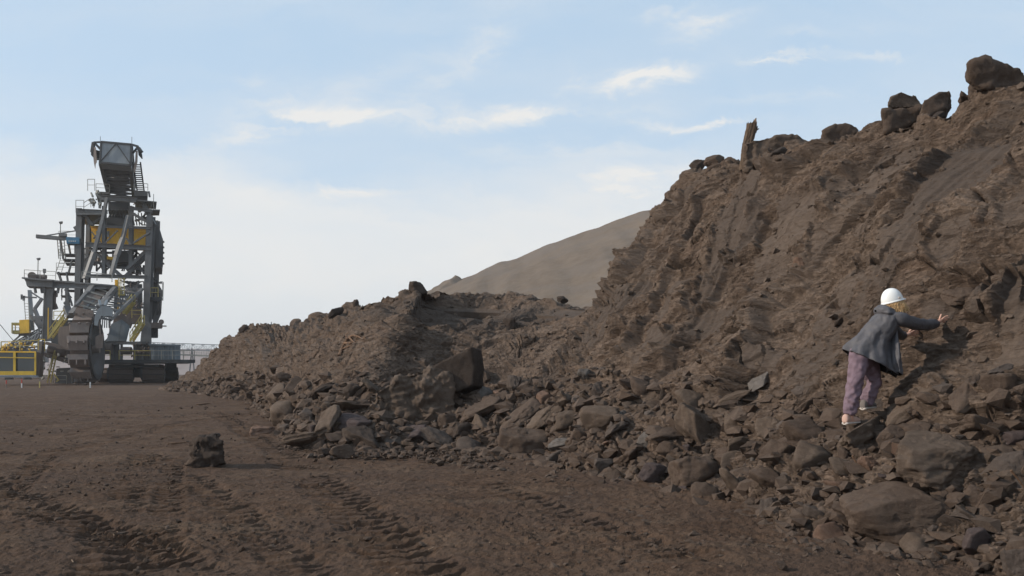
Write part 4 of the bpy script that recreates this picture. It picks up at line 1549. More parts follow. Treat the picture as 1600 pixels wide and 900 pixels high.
# diagonal bracing
for (a, b, w_, dd) in (((147, 392), (172, 416), 0.35, -3), ((172, 416), (190, 432), 0.4, -3), ((231, 390), (199, 420), 0.42, -3.6), ((234, 396), (192, 436), 0.42, -2.5),
                       ((199, 392), (226, 428), 0.25, -1), ((166, 398), (178, 430), 0.3, -1), ((131, 335), (146, 352), 0.3, -4), ((142, 352), (161, 337), 0.3, -3.5),
                       ((206, 333), (236, 350), 0.35, -3.6), ((146, 373), (160, 357), 0.15, -4), ((165, 379), (184, 360), 0.16, -4.6), ((208, 380), (234, 363), 0.2, -4.6),
                       ((197, 372), (205, 382), 0.16, -4.6), ((143, 362), (158, 380), 0.14, -4.6), ((130, 338), (126, 352), 0.25, -4), ((211, 345), (236, 338), 0.25, -2),
                       ((180, 395), (170, 416), 0.25, 1), ((214, 395), (199, 418), 0.25, 2), ((150, 400), (162, 424), 0.2, 4), ((184, 404), (206, 430), 0.22, 3)):
    part(MB().beam(M(*a, dd), M(*b, dd), w_), 'brace', 'steel')
# dense inner lattice: frames, pipes, ladders seen between the columns
for (sd__, x0, x1, y0, y1, n__, mt__) in ((31, 141, 233, 388, 430, 34, 'steel_dk'), (32, 130, 160, 335, 352, 12, 'steel'), (33, 205, 236, 318, 352, 18, 'steel_dk'), (34, 128, 160, 384, 430, 14, 'steel'),
                                         (35, 184, 232, 436, 500, 40, 'steel'), (36, 158, 182, 500, 536, 12, 'steel_dusty'), (37, 236, 250, 430, 505, 18, 'steel_dk'), (38, 84, 122, 440, 500, 10, 'steel')):
    rq = random.Random(sd__)
    mb = MB()
    px_, py_ = rq.uniform(x0, x1), rq.uniform(y0, y1)
    for k in range(n__):
        # a connected run of members, mostly level, upright or at brace angle
        c_ = rq.random()
        if c_ < 0.35:
            nx, ny = rq.uniform(x0, x1), py_ + rq.uniform(-0.6, 0.6)
        elif c_ < 0.65:
            nx, ny = px_ + rq.uniform(-0.6, 0.6), rq.uniform(y0, y1)
        else:
            q_ = rq.choice((-1, 1)) * rq.uniform(5, 14)
            nx, ny = px_ + q_, py_ + rq.choice((-1, 1)) * abs(q_)
        nx, ny = min(max(nx, x0), x1), min(max(ny, y0), y1)
        z_ = rq.uniform(1.5, 3.5)
        mb.beam(M(px_, py_, 2.5), M(nx, ny, 2.5), rq.choice((0.1, 0.14, 0.2)))
        px_, py_ = nx, ny
    part(mb, 'inner_frame', mt__)
# two long inclined stay beams
part(MB().beam(M(167, 309, -6), M(160, 345, -7), 0.36).beam(M(160, 345, -7), M(147, 395, -8), 0.42, 0.42).beam(M(147, 395, -8), M(133, 436, -9), 0.6, 0.5), 'stay_beam', 'steel')
part(MB().beam(M(200, 337, -6), M(192, 372, -7), 0.4).beam(M(192, 372, -7), M(182, 400, -8), 0.55, 0.5).beam(M(182, 400, -8), M(174, 430, -9), 0.45), 'stay_beam', 'steel')
# yellow machine house
hs = part(MB().prism([M(143, 354, -1.5), M(234, 357, -1.5), M(234, 383, -1.5), M(143, 379, -1.5)], (0, 6, 0)), 'machine_house', 'orange')
mb = MB()
for x in np.arange(150, 232, 9.5):
    mb.beam(M(x, 356, -1.56), M(x, 380.5, -1.56), 0.06, 0.05)
mb.beam(M(143, 360, -1.6), M(234, 362.5, -1.6), 0.08, 0.12)
part(mb, 'wall_rib', 'orange', hs)
part(MB().prism([M(141, 352, -2), M(235, 355, -2), M(235, 357, -2), M(141, 354, -2)], (0, 7, 0)), 'roof', 'yellow', hs)
for x in (165.4, 150.5):
    w1 = part(MB().prism([M(x, 361, -1.7), M(x + 5.4, 361.2, -1.7), M(x + 5.4, 370, -1.7), M(x, 369.8, -1.7)], (0, 0.15, 0)), 'window', 'steel_lt', hs)
# dark housings between and above
for (xa_, ya_, xb_, yb_, dz_, th_) in ((169, 315, 203, 329, -1, 6), (167, 340, 202, 352, -1, 6), (175, 391, 205, 409, 0, 5), (206, 414, 211, 426, 0, 2), (213, 414, 221, 427, 0, 2), (223, 414, 229, 426, 0, 2)):
    part(MB().prism([M(xa_, ya_, dz_), M(xb_, ya_ + 0.5, dz_), M(xb_, yb_, dz_), M(xa_, yb_, dz_)], (0, th_, 0)), 'winch_housing', 'steel_dk')
mb = MB()
for k in range(7):
    x = 171 + k * 4.7
    mb.beam(M(x, 328, -2), M(x + 3, 341, 0), 0.14)
    mb.beam(M(x + 4, 328, -1), M(x - 2, 341, 1), 0.12)
for k in range(6):
    mb.beam(M(140 + k * 5, 332 + k, 0), M(150 + k * 3, 350, 2), 0.14)
    mb.beam(M(206 + k * 5, 333, 0), M(210 + k * 4, 352, 2), 0.14)
part(mb, 'lattice', 'steel')
# ribbed counterweight wall on the right
mb = MB()
pts = [M(243, 345, -2), M(251, 362, -1), M(255, 376, 0), M(254.5, 400, 0), M(253, 418, 0), M(243, 418, -2)]
mb.prism(pts, (0.3, 9, 0))
for k in range(6):
    x = 244.5 + k * 1.9
    mb.beam(M(x, 350 + k * 4.5, -2.1 + k * 0.38), M(x, 417, -2.1 + k * 0.38), 0.07, 0.1)
for k in range(5):
    y = 378 + k * 8.5
    mb.beam(M(254.8, y, 0), M(256.2, y, 0), 0.3, 0.25)
part(mb, 'counterweight', 'steel_dk')

# upper boom and its head
mb = MB()
c0, c1 = Vector(M(181, 240, -13)), Vector(M(190, 308, 2))
fl, fr2 = [M(158.4, 221.5, -13), M(205.4, 225.7, -13), M(204.2, 258.2, -13), M(156.5, 253.8, -13)], None
hd = part(MB().prism(fl, (0.15, 2.6, -0.2)), 'boom_head', 'steel_lt', label='flat grey end box of the upper boom with a triangle of bracing')
mb = MB()
for a, b in zip(fl, fl[1:] + fl[:1]):
    mb.beam(a, b, 0.22, 0.22)
mb.beam(M(181.5, 223.8, -13.1), M(158, 251, -13.1), 0.09)
mb.beam(M(181.5, 223.8, -13.1), M(203.6, 256, -13.1), 0.09)
part(mb, 'frame', 'steel_dk', hd)
mb = MB()
# box boom running down and back from the head
bl0, br0, bl1, br1 = M(157, 254, -11), M(204, 258, -11), M(170, 306, 1), M(209, 308, 1)
tl0, tr0, tl1, tr1 = M(159, 224, -10.4), M(205, 228, -10.4), M(172, 288, 3), M(211, 291, 3)
for a, b in ((bl0, bl1), (br0, br1), (tl0, tl1), (tr0, tr1)):
    mb.beam(a, b, 0.42, 0.5)
n = 9
for i in range(n + 1):
    t = i / n
    L0, R0 = Vector(bl0).lerp(Vector(bl1), t), Vector(br0).lerp(Vector(br1), t)
    L1, R1 = Vector(tl0).lerp(Vector(tl1), t), Vector(tr0).lerp(Vector(tr1), t)
    mb.beam(L0, R0, 0.22, 0.3)
    mb.beam(L1, R1, 0.2)
    mb.beam(L0, L1, 0.2)
    mb.beam(R0, R1, 0.2)
    if i < n:
        t2 = (i + 1) / n
        L0b, R0b = Vector(bl0).lerp(Vector(bl1), t2), Vector(br0).lerp(Vector(br1), t2)
        L1b = Vector(tl0).lerp(Vector(tl1), t2)
        R1b = Vector(tr0).lerp(Vector(tr1), t2)
        mb.beam(L0, R0b, 0.14)
        mb.beam(R0, L0b, 0.14)
        mb.beam(L0, L1b, 0.16)
        mb.beam(R0, R1b, 0.16)
part(mb, 'upper_boom', 'steel')
mb = MB()
mb.prism([M(159, 256, -10.3), M(203.5, 259.5, -10.3), M(205, 275, -7), M(163.5, 273, -7)], (0, 0.1, 0.3))
mb.prism([M(166, 274, -6), M(180, 276, -6), M(187, 302, 0), M(172, 302, 0)], (0, 0.1, 0.3))
mb.prism([M(182, 275, -6.4), M(200, 277, -6.4), M(202, 286, -4), M(184, 285, -4)], (0, 0.1, 0.3))
for k in range(5):
    mb.tube(M(172 + k * 5, 266 + k * 7, -8 + k * 1.5), M(186 + k * 4, 263 + k * 8, -8 + k * 1.5), 0.16, 8)
part(mb, 'boom_floor', 'steel_dk')
mb = MB()
mb.beam(M(146.5, 222.5, -12), M(158, 222, -12), 0.2).beam(M(147, 222.5, -12), M(157, 233, -12), 0.25).beam(M(146.5, 222.5, -12), M(144, 238, -12), 0.35)
mb.prism([M(142.5, 231, -12), M(146, 229, -12), M(145, 243, -12), M(142, 242, -12)], (0.2, 1.2, 0))
mb.prism([M(150, 234, -11.5), M(156.5, 236, -11.5), M(156.5, 248, -11.5), M(151, 248, -11.5)], (0, 0.8, 0))
part(mb, 'side_bracket', 'steel_dk')
mb = MB()
mb.beam(M(206, 226, -12), M(216, 229, -12), 0.25).beam(M(207, 240, -12), M(216, 229, -12), 0.2).beam(M(216, 231, -12), M(221, 238, -12), 0.5, 0.4)
mb.prism([M(215.5, 231, -12), M(221.5, 238, -12), M(221, 243, -12), M(216.5, 238, -12)], (0, 1.5, 0))
mb.beam(M(221, 240, -12), M(222, 248, -12), 0.12)
part(mb, 'side_bracket', 'steel_dk')
for pts in ([(146.5, 230), (149.8, 230), (151.4, 252), (149.5, 256), (148.8, 264), (146.8, 255), (145.8, 246)], [(212, 236), (215.3, 235), (215, 252), (212.5, 264), (210, 270), (208.5, 264), (211, 252)]):
    part(MB().prism([M(x, y, -12.3) for x, y in pts], (0, 0.25, 0)), 'hanging_sheet', 'beige')
part(MB().ladder(M(213.5, 254, -11), M(221, 307, 2), (0.95, 0, 0), 0.82, 0.08), 'ladder', 'steel_dk')
for x, y0, y1 in ((156.8, 213, 222), (206, 214, 226), (236, 340, 320)):
    part(MB().tube(M(x, y1, -12), M(x, y0, -12), 0.03, 5), 'antenna', 'steel_dk')
# platforms and rails around the tower head
mb = MB()
mb.prism([M(150, 299, -3), M(171, 300, -3), M(171, 303, -3), M(150, 303, -3)], (0, 6, 0))
mb.prism([M(209, 297, -3), M(231, 299, -3), M(231, 306, -3), M(209, 306, -3)], (0, 6, 0))
mb.prism([M(211, 311, -5), M(245, 315, -5), M(245, 316.2, -5), M(211, 314, -5)], (0, 5, 0))
mb.prism([M(237, 327, -4), M(250, 327.3, -4), M(250, 328.6, -4), M(237, 329, -4)], (0, 4, 0))
mb.prism([M(118.5, 332, -5), M(159, 333, -5), M(159, 335.5, -5), M(118.5, 335.5, -5)], (0, 8, 0))
mb.beam(M(232.5, 299, -3), M(234, 308, -3), 0.2)
part(mb, 'platform', 'steel')
for a, b, h in (((137, 298), (148, 298), 1.5), ((150, 299), (171, 300), 1.0), ((209, 297), (231, 298), 0.9), ((118.5, 332), (131, 332), 1.6), ((131, 331), (142, 324), 1.2), ((240, 327), (240.1, 315), 1)):
    part(MB().rail(M(*a, -5), M(*b, -5), h, r=0.035), 'handrail', 'rail')
mb = MB()
rn = random.Random(3)
for k in range(26):
    x, y = rn.uniform(141, 158), rn.uniform(294, 323)
    if y < 308 - (x - 141) * 0.9:
        continue
    mb.beam(M(x, y, -4 + rn.random()), M(x + rn.uniform(-3, 3), y + rn.uniform(-5, 5), -4 + rn.random()), rn.uniform(0.1, 0.35))
part(mb, 'cable_gear', 'rail')
mb = MB()
for k in range(14):
    x, y = rn.uniform(211, 236), rn.uniform(314, 328)
    mb.beam(M(x, y, -3 + rn.random()), M(x + rn.uniform(-4, 4), y + rn.uniform(-4, 4), -3 + rn.random()), rn.uniform(0.1, 0.3))
for k in range(20):
    x, y = rn.uniform(146, 185), rn.uniform(398, 414)
    mb.beam(M(x, y, -1 + rn.random()), M(x + rn.uniform(-4, 4), y + rn.uniform(-3, 3), -1 + rn.random()), rn.uniform(0.1, 0.35))
part(mb, 'cable_gear', 'steel_dusty')
mb = MB()
mb.prism([M(165, 400, -1.5), M(182, 402, -1.5), M(182, 406, -1.5), M(165, 405, -1.5)], (0, 1, 0))
part(mb, 'drive_motor', 'yellow')

# left cantilever arm with hoist
mb = MB()
mb.beam(M(57.5, 369, -4), M(128, 375, -4), 0.5, 0.42).beam(M(57.5, 371, -4), M(100, 374.5, -4), 0.4, 0.25)
mb.beam(M(73, 368, -4), M(122, 360, -4), 0.14).beam(M(118, 354, -4), M(124, 364, -4), 0.5)
mb.prism([M(92, 364.5, -4.5), M(104, 364.5, -4.5), M(104, 369, -4.5), M(92, 369, -4.5)], (0, 1, 0))
part(mb, 'hoist_arm', 'steel')
part(MB().prism([M(103, 370, -5), M(124, 371, -5), M(124, 381, -5), M(104, 380, -5)], (0, 2, 0)), 'hoist_trolley', 'blue')
mb = MB()
for k in range(4):
    mb.prism([M(107 + k * 3.2, 376, -5.1), M(109 + k * 3.2, 376, -5.1), M(109 + k * 3.2, 377.5, -5.1), M(107 + k * 3.2, 377.5, -5.1)], (0, 0.1, 0))
part(mb, 'trolley_window', 'white')
# stair tower left
mb = MB()
for (x0, x1, y) in ((100, 123, 396), (98, 120, 404), (102, 121, 410), (88, 122, 425.5), (100, 122, 452), (95, 110, 461)):
    mb.prism([M(x0, y, -3), M(x1, y + 0.5, -3), M(x1, y + 2, -3), M(x0, y + 1.5, -3)], (0, 3, 0))
mb.beam(M(94, 373, -3), M(99, 405, -3), 0.22).beam(M(107, 381, -3), M(110, 397, -3), 0.2).beam(M(113, 405, -3), M(107, 427, -3), 0.2)
mb.beam(M(104, 445, -3), M(107, 480, -3), 0.35).beam(M(107, 458, -3), M(113, 478, -3), 0.2).beam(M(91, 425, -3), M(96, 440, -3), 0.25).beam(M(104, 425, -3), M(106, 440, -3), 0.2)
mb.beam(M(121, 376, -3), M(122, 428, -3), 0.25).beam(M(117, 382, -3), M(117, 396, -3), 0.12)
part(mb, 'stair_tower', 'steel')
mb = MB()
mb.ladder(M(97, 404, -3), M(95, 375, -3), (0.9, 0, 0), 0.4, 0.04)
for (x0, x1, y, h) in ((92, 122, 373, 1.0), (101, 122, 395, 1.0), (88, 120, 425, 1.2), (92, 100, 405, 1.3), (100, 122, 451, 1.0)):
    mb.rail(M(x0, y, -3.1), M(x1, y, -3.1), h, r=0.03)
mb.ladder(M(92, 425, -3.2), M(99, 403, -2), (0.7, 0, 0), 0.45, 0.03)
part(mb, 'handrail', 'rail')
part(MB().prism([M(116, 386, -2.8), M(120, 386, -2.8), M(120, 393, -2.8), M(116, 393, -2.8)], (0, 1, 0)), 'control_box', 'yellow')
# lamp masts on the machine
for (x, y0, y1, dx) in ((94, 347, 405, 1.5), (59, 404, 436, 2.5), (254.5, 441, 470, -4)):
    mb = MB()
    mb.tube(M(x, y1, -4), M(x + 0.6, y0, -4), 0.06, 6)
    if dx < 0:
        mb.tube(M(x + 0.6, y0, -4), M(x + dx, y0 - 1, -4), 0.06, 6)
    o = part(mb, 'lamp_mast', 'rail')
    cx_ = x + 0.6 + dx * (1 if dx < 0 else 0)
    part(MB().prism([M(cx_ - 3, y0 - 0.5, -4.4), M(cx_ + 3, y0 - 1.5, -4.4), M(cx_ + 2, y0 + 1.3, -4.4), M(cx_ - 2, y0 + 1.5, -4.4)], (0, 0.9, 0)), 'lamp_head', 'steel', o)

# gantry girder at mid height with its pillar
mb = MB()
mb.prism([M(82, 438.5, -9), M(181, 447, -9), M(180, 455, -9), M(172, 452, -9), M(100, 449, -9), M(82, 449, -9)], (0, 0.8, 0))
mb.beam(M(82, 438.8, -9.1), M(181, 446.8, -9.1), 0.5, 0.2)
mb.beam(M(82, 449, -9.1), M(168, 451, -9.1), 0.5, 0.15)
part(mb, 'gantry_girder', 'steel')
mb = MB()
mb.prism([M(37, 434, -9.5), M(82, 438, -9.5), M(82, 449, -9.5), M(42, 447, -9.5), M(40, 440, -9.5)], (0, 3, 0))
mb.beam(M(36, 434.5, -9.7), M(84, 438.5, -9.7), 0.6, 0.2)
for x in (54, 64, 66, 84, 92):
    mb.beam(M(x, 447, -9), M(x + (2 if x < 70 else -2), 458, -9), 0.25)
part(mb, 'gantry_platform', 'steel')
part(MB().prism([M(71.5, 447, -9), M(82, 448, -9), M(80, 533, -9), M(66, 533, -9)], (0, 0.8, 0)).beam(M(70, 449, -9.1), M(66.5, 533, -9.1), 0.15).beam(M(82, 449, -9.1), M(80, 533, -9.1), 0.15), 'gantry_pillar', 'steel')
part(MB().rail(M(38, 434, -9.7), M(87, 437, -9.7), 1.0, r=0.035), 'handrail', 'rail')
mb = MB()
mb.tube(M(50, 431, -9.2), M(50, 431, -7.8), 0.5, 16)
mb.tube(M(56, 432, -8.5), M(72, 433, -8.5), 0.3, 12)
mb.prism([M(58, 429, -8.6), M(71, 430, -8.6), M(71, 435, -8.6), M(58, 435, -8.6)], (0, 1, 0))
part(mb, 'cable_drum', 'steel_dusty')
part(MB().beam(M(69, 432, -9), M(69, 424, -9), 0.1).prism([M(67, 420, -9.1), M(71.5, 420, -9.1), M(71.5, 426, -9.1), M(67, 426, -9.1)], (0, 0.5, 0)), 'floodlight', 'steel')
mb = MB()
mb.prism([M(83, 453, -8), M(89, 454, -8), M(88, 462, -8), M(82, 464, -8)], (0, 2, 0))
mb.beam(M(84, 460, -8), M(84, 476, -8), 0.4).beam(M(84, 475, -8), M(87, 483, -8), 0.5)
part(mb, 'pulley_block', 'steel_dusty')

# lower wheel boom coming towards the viewer
mb = MB()
A0, A1 = M(122, 492, -17), M(172, 449, -6)
B0, B1 = M(172, 500, -17), M(222, 452, -6)
for a, b in ((A0, A1), (B0, B1), (M(118, 478, -16), M(146, 446, -7)), (M(160, 478, -16), M(181, 455, -8))):
    mb.beam(a, b, 0.30, 0.36)
n = 7
for i in range(n + 1):
    t = i / n
    a = Vector(A0).lerp(Vector(A1), t)
    b = Vector(B0).lerp(Vector(B1), t)
    mb.beam(a, b, 0.16)
    if i < n:
        a2, b2 = Vector(A0).lerp(Vector(A1), (i + 1) / n), Vector(B0).lerp(Vector(B1), (i + 1) / n)
        mb.beam(a, b2, 0.14)
        mb.beam(b, a2, 0.14)
mb.beam(M(181, 449, -9), M(154, 480, -14), 0.5, 0.5)
mb.beam(M(182, 450, -9), M(180, 488, -10), 0.35)
mb.beam(M(146, 447, -9), M(112, 492, -13), 0.7, 0.6)
mb.beam(M(104, 480, -11), M(110, 495, -12), 0.8, 0.5)
part(mb, 'wheel_boom', 'steel')
mb = MB()
for k in range(5):
    a = Vector(M(124 + k * 6.0, 476 - k * 6.6, -15 + k * 1.5))
    mb.beam(a, a + Vector((1.75, 0.1, -0.55)), 0.16)
part(mb, 'conveyor_roller', 'rail')
part(MB().prism([M(120, 478, -14.5), M(141, 483, -14.5), M(170, 452, -8), M(150, 450, -8)], (0, 0.2, -0.15)), 'conveyor_belt', 'steel_dusty')
mb = MB()
for k in range(6):
    mb.beam(M(188 + k * 5, 438 + k * 0.6, -4), M(207 + k * 2.5, 446 - k, -2), 0.14)
    mb.beam(M(186 + k * 5, 451, -3), M(217 - k * 3, 439 + k, -3), 0.12)
for x in (203, 209, 216, 220):
    mb.beam(M(x, 444, -3), M(x + 0.5, 482, -3), 0.3)
for k in range(5):
    mb.beam(M(188, 455 + k * 5, -2), M(206, 452 + k * 6, -2), 0.12)
    mb.beam(M(190 + k * 4, 478, -2), M(186 + k * 4, 452, -2), 0.12)
mb.beam(M(190, 483, -5), M(218, 440, -4), 0.25).beam(M(212, 448, -4), M(193, 476, -5), 0.3)
part(mb, 'rear_lattice', 'steel')
part(MB().prism([M(187, 470, 1), M(221, 470, 1), M(221, 505, 1), M(186, 505, 1)], (0, 3, 0)), 'rear_housing', 'steel_dusty')

# bucket wheel, axis nearly across the view
wc = Vector(M(137, 546, -18))
wc.z = max(wc.z, 4.08)
axv = Vector((0.977, 0.213, 0.02)).normalized()
up_ = Vector((0, 0, 1))
sv2 = axv.cross(up_).normalized()
uv2 = sv2.cross(axv)
RW = 3.6


def wp(r, th, o):
    return wc + axv * o + (sv2 * math.cos(th) + uv2 * math.sin(th)) * r


mb = MB()
N_ = 40
ring = [(RW * 0.98, 0.95), (RW * 0.98, 1.12), (RW * 0.84, 1.12), (RW * 0.5, 0.65), (0.5, 0.55), (0.5, 0.35), (RW * 0.5, 0.40), (RW * 0.84, 0.95)]
V, F = [], []
for i in range(N_):
    for r, o in ring:
        V.append(tuple(wp(r, i / N_ * 2 * math.pi, o)))
k = len(ring)
for i in range(N_):
    for j in range(k):
        F.append((i * k + j, i * k + (j + 1) % k, ((i + 1) % N_) * k + (j + 1) % k, ((i + 1) % N_) * k + j))
mb.add(V, F)
wheel = part(mb, 'bucket_wheel', 'wheel_steel')
mb = MB()
V, F = [], []
ring = [(RW * 0.8, -1.2), (RW * 0.8, 0.95), (RW * 0.72, 0.95), (RW * 0.72, -1.2)]
for i in range(N_):
    for r, o in ring:
        V.append(tuple(wp(r, i / N_ * 2 * math.pi, o)))
for i in range(N_):
    for j in range(4):
        F.append((i * 4 + j, i * 4 + (j + 1) % 4, ((i + 1) % N_) * 4 + (j + 1) % 4, ((i + 1) % N_) * 4 + j))
mb.add(V, F)
mb.tube(tuple(wp(0, 0, -1.6)), tuple(wp(0, 0, 1.3)), 0.45, 16)
part(mb, 'wheel_drum', 'steel_dusty', wheel)
NB = 11
for i in range(NB):
    th = (i + 0.35) / NB * 2 * math.pi
    mb = MB()
    da = 0.40
    # tapered scoop: back wall, floor and a ragged lip with teeth
    rb_ = random.Random(i + 50)
    j_ = [rb_.uniform(-0.04, 0.04) for _ in range(5)]
    da = 0.40 + j_[4]
    outer = [(RW * 0.80, th - da * 0.5), (RW * (1.02 + j_[0]), th - da * 0.62), (RW * (1.12 + j_[1]), th + da * (0.1 + j_[3] * 3)), (RW * (1.05 + j_[2]), th + da * 0.5), (RW * 0.82, th + da * 0.42)]
    V = [tuple(wp(r, t, -1.35 if q not in (1, 2) else -1.15)) for q, (r, t) in enumerate(outer)] + [tuple(wp(r, t, 0.85)) for r, t in outer]
    F = [(0, 1, 2, 3, 4), (9, 8, 7, 6, 5), (0, 5, 6, 1), (1, 6, 7, 2), (2, 7, 8, 3), (3, 8, 9, 4), (4, 9, 5, 0)]
    mb.add(V, F)
    rb_ = random.Random(i)
    for q in range(3):
        o = -1.1 + q * 0.85 + rb_.uniform(-0.15, 0.15)
        mb.beam(tuple(wp(RW * 1.12, th + da * 0.15, o)), tuple(wp(RW * 1.2, th + da * 0.02 - 0.07, o)), 0.14, 0.16)
    part(mb, 'bucket', 'steel_dusty', wheel)
# chutes, cover plates, hood
mb = MB()
mb.prism([M(119, 480, -19), M(145, 485, -19), M(146, 494, -19), M(135, 503, -19), M(118, 500, -19), M(116, 490, -19)], (0, 2.6, 0))
mb.prism([M(116, 502, -19.4), M(136, 504, -19.4), M(133, 516, -19.4), M(128, 524, -19.4), M(114, 520, -19.4)], (0, 2.2, 0))
part(mb, 'chute_cover', 'steel_dusty')
part(MB().prism([M(93, 511, -18), M(112, 508, -18), M(112, 548, -18), M(104, 546, -18), M(91, 537, -18), M(90, 522, -18)], (0, 3, 0)), 'discharge_hood', 'beige').data.materials[0] = MAT['steel_dusty']
mb = MB()
ang = [(147, 508), (148, 494), (152, 484), (159, 478), (170, 479), (176, 483), (175, 495), (169, 494), (160, 493), (155, 499), (152, 509)]
mb.prism([M(x, y, -21) for x, y in ang], (0, 2.4, 0))
mb.beam(M(157, 478, -20), M(155, 470, -19), 0.25).beam(M(164, 478, -20), M(167, 470, -19), 0.25)
for k in range(5):
    mb.beam(M(158 + k * 3, 493, -21.1), M(156 + k * 3.6, 512, -20.4), 0.12)
part(mb, 'wheel_hood', 'steel_blue')
part(MB().prism([M(178, 494, -12), M(194, 492, -12), M(208, 502, -12), M(204, 512, -12), M(190, 500, -12), M(176, 508, -12)], (0, 3, 0)), 'cover_plate', 'steel_dusty')
part(MB().prism([M(174, 506, -12.5), M(190, 499, -12.5), M(203, 509, -12.5), M(197, 533, -12.5), M(166, 533, -12.5)], (0, 3, 0)).beam(M(190, 499, -12.6), M(184, 533, -12.6), 0.08), 'loading_chute', 'steel_blue')
part(MB().prism([M(149, 526, -20.6), M(162, 520, -20.6), M(160, 544, -20.6), M(149, 544, -20.6)], (0, 0.5, 0)).beam(M(155, 497, -20.8), M(157, 526, -20.8), 0.1), 'scraper_plate', 'steel_dusty')
mb = MB()
mb.tube(M(78, 546, -14), M(108, 550, -14), 0.72, 20)
mb.beam(M(72, 536, -15), M(108, 545, -15), 0.35).beam(M(61, 551, -15), M(110, 566, -15), 0.45)
mb.prism([M(78, 552, -14), M(110, 556, -14), M(110, 566, -14), M(86, 562, -14)], (0, 3, 0))
part(mb, 'tail_drum', 'steel_dusty')
mb = MB()
mb.prism([M(88, 576, -13), M(112, 574, -13), M(112, 599, -13), M(86, 599, -13)], (0, 4, 0))
mb.prism([M(80, 500, -10), M(114, 500, -10), M(114, 560, -10), M(80, 560, -10)], (0, 4, 0))
part(mb, 'lower_frame', 'steel_dk')
mb = MB()
rn = random.Random(8)
for k in range(22):
    x, y = rn.uniform(66, 108), rn.uniform(556, 590)
    mb.beam(M(x, y, -16 + rn.random()), M(x + rn.uniform(-6, 6), y + rn.uniform(-5, 5), -16 + rn.random()), rn.uniform(0.08, 0.22))
part(mb, 'strut', 'rail')
mb = MB()
for (x0, y0, x1, y1) in ((84, 556, 74, 598), (88, 556, 79, 598), (84, 584, 92, 594), (92, 594, 88, 596)):
    mb.beam(M(x0, y0, -16.5), M(x1, y1, -16.5), 0.12)
for k in range(9):
    mb.beam(M(83.6 - k * 1.1, 559 + k * 4.4, -16.5), M(87.6 - k * 1.1, 559 + k * 4.4, -16.2), 0.07)
mb.rail(M(76, 590, -16.8), M(86, 560, -16.8), 1.0, r=0.035)
part(mb, 'access_ladder', 'yellow_lt')
# yellow stairs, ladders and rails
part(MB().beam(M(182, 437, -9), M(182, 488, -9), 0.3, 0.3).ladder(M(182.5, 488, -9.2), M(184, 437, -9.2), (0.5, 0, 0), 0.4, 0.03), 'ladder', 'orange')
mb = MB()
for y in (436, 442, 448, 454, 461):
    mb.beam(M(185, y, -9.3), M(194, y, -9.3), 0.07)
for x in (185, 189, 194):
    mb.beam(M(x, 434, -9.3), M(x, 461, -9.3), 0.07)
mb.prism([M(184, 460, -9.3), M(195, 460, -9.3), M(195, 461.5, -9.3), M(184, 461.5, -9.3)], (0, 1.2, 0))
part(mb, 'ladder_cage', 'yellow_lt')
for (a, b, d_) in (((203, 533), (221, 505), -13.5), ((192, 490), (206, 472), -10), ((76, 528), (100, 496), -12)):
    mb = MB()
    a_, b_ = Vector(M(*a, d_)), Vector(M(*b, d_))
    mb.beam(a_, b_, 0.1, 0.28)
    mb.beam(a_ + Vector((0, 0.9, 0)), b_ + Vector((0, 0.9, 0)), 0.1, 0.28)
    for k in range(10):
        p = a_.lerp(b_, (k + 0.5) / 10)
        mb.beam(p, p + Vector((0, 0.9, 0)), 0.22, 0.05)
    mb.rail(a_, b_, 1.0, 5, r=0.045)
    mb.rail(a_ + Vector((0, 0.9, 0)), b_ + Vector((0, 0.9, 0)), 1.0, 5, r=0.045)
    part(mb, 'stair', 'yellow_lt')
for (a, b, h, d_, mt) in (((75, 530), (75.5, 486), 0.4, -12.4, 'orange'), ((128, 436), (175, 441), 0.95, -9.6, 'rail'), ((206, 497), (222, 497), 1.0, -6, 'yellow_lt'), ((188, 491), (206, 491), 1.0, -7, 'yellow_lt'),
                          ((2, 549), (60, 547), 1.1, -21, 'yellow_lt'), ((60, 549), (70, 549), 1.4, -18, 'yellow'), ((84, 499), (100, 499), 1.0, -12, 'yellow_lt'), ((62, 600), (104, 600), 1.0, -16, 'rail')):
    part(MB().rail(M(*a, d_), M(*b, d_), h, r=0.045), 'handrail', mt)
mb = MB()
rn = random.Random(5)
mb.beam(M(188, 478, -4.5), M(221, 478, -4.5), 0.14).beam(M(204, 442, -4.5), M(204, 512, -4.5), 0.14)
for k in range(30):
    x, y = rn.uniform(187, 222), rn.uniform(442, 512)
    mb.beam(M(x, y, -5 + rn.random()), M(x + rn.uniform(-5, 5), y + rn.uniform(-7, 7), -5 + rn.random()), rn.uniform(0.06, 0.2))
part(mb, 'pipework', 'steel_dusty')
mb = MB()
mb.beam(M(206, 549, -5.5), M(233, 549, -5.5), 0.14)
for k in range(24):
    x, y = rn.uniform(205, 233), rn.uniform(536, 561)
    mb.beam(M(x, y, -6 + rn.random()), M(x + rn.uniform(-4, 4), y + rn.uniform(-6, 6), -6 + rn.random()), rn.uniform(0.06, 0.16))
part(mb, 'pipework', 'steel_dusty')
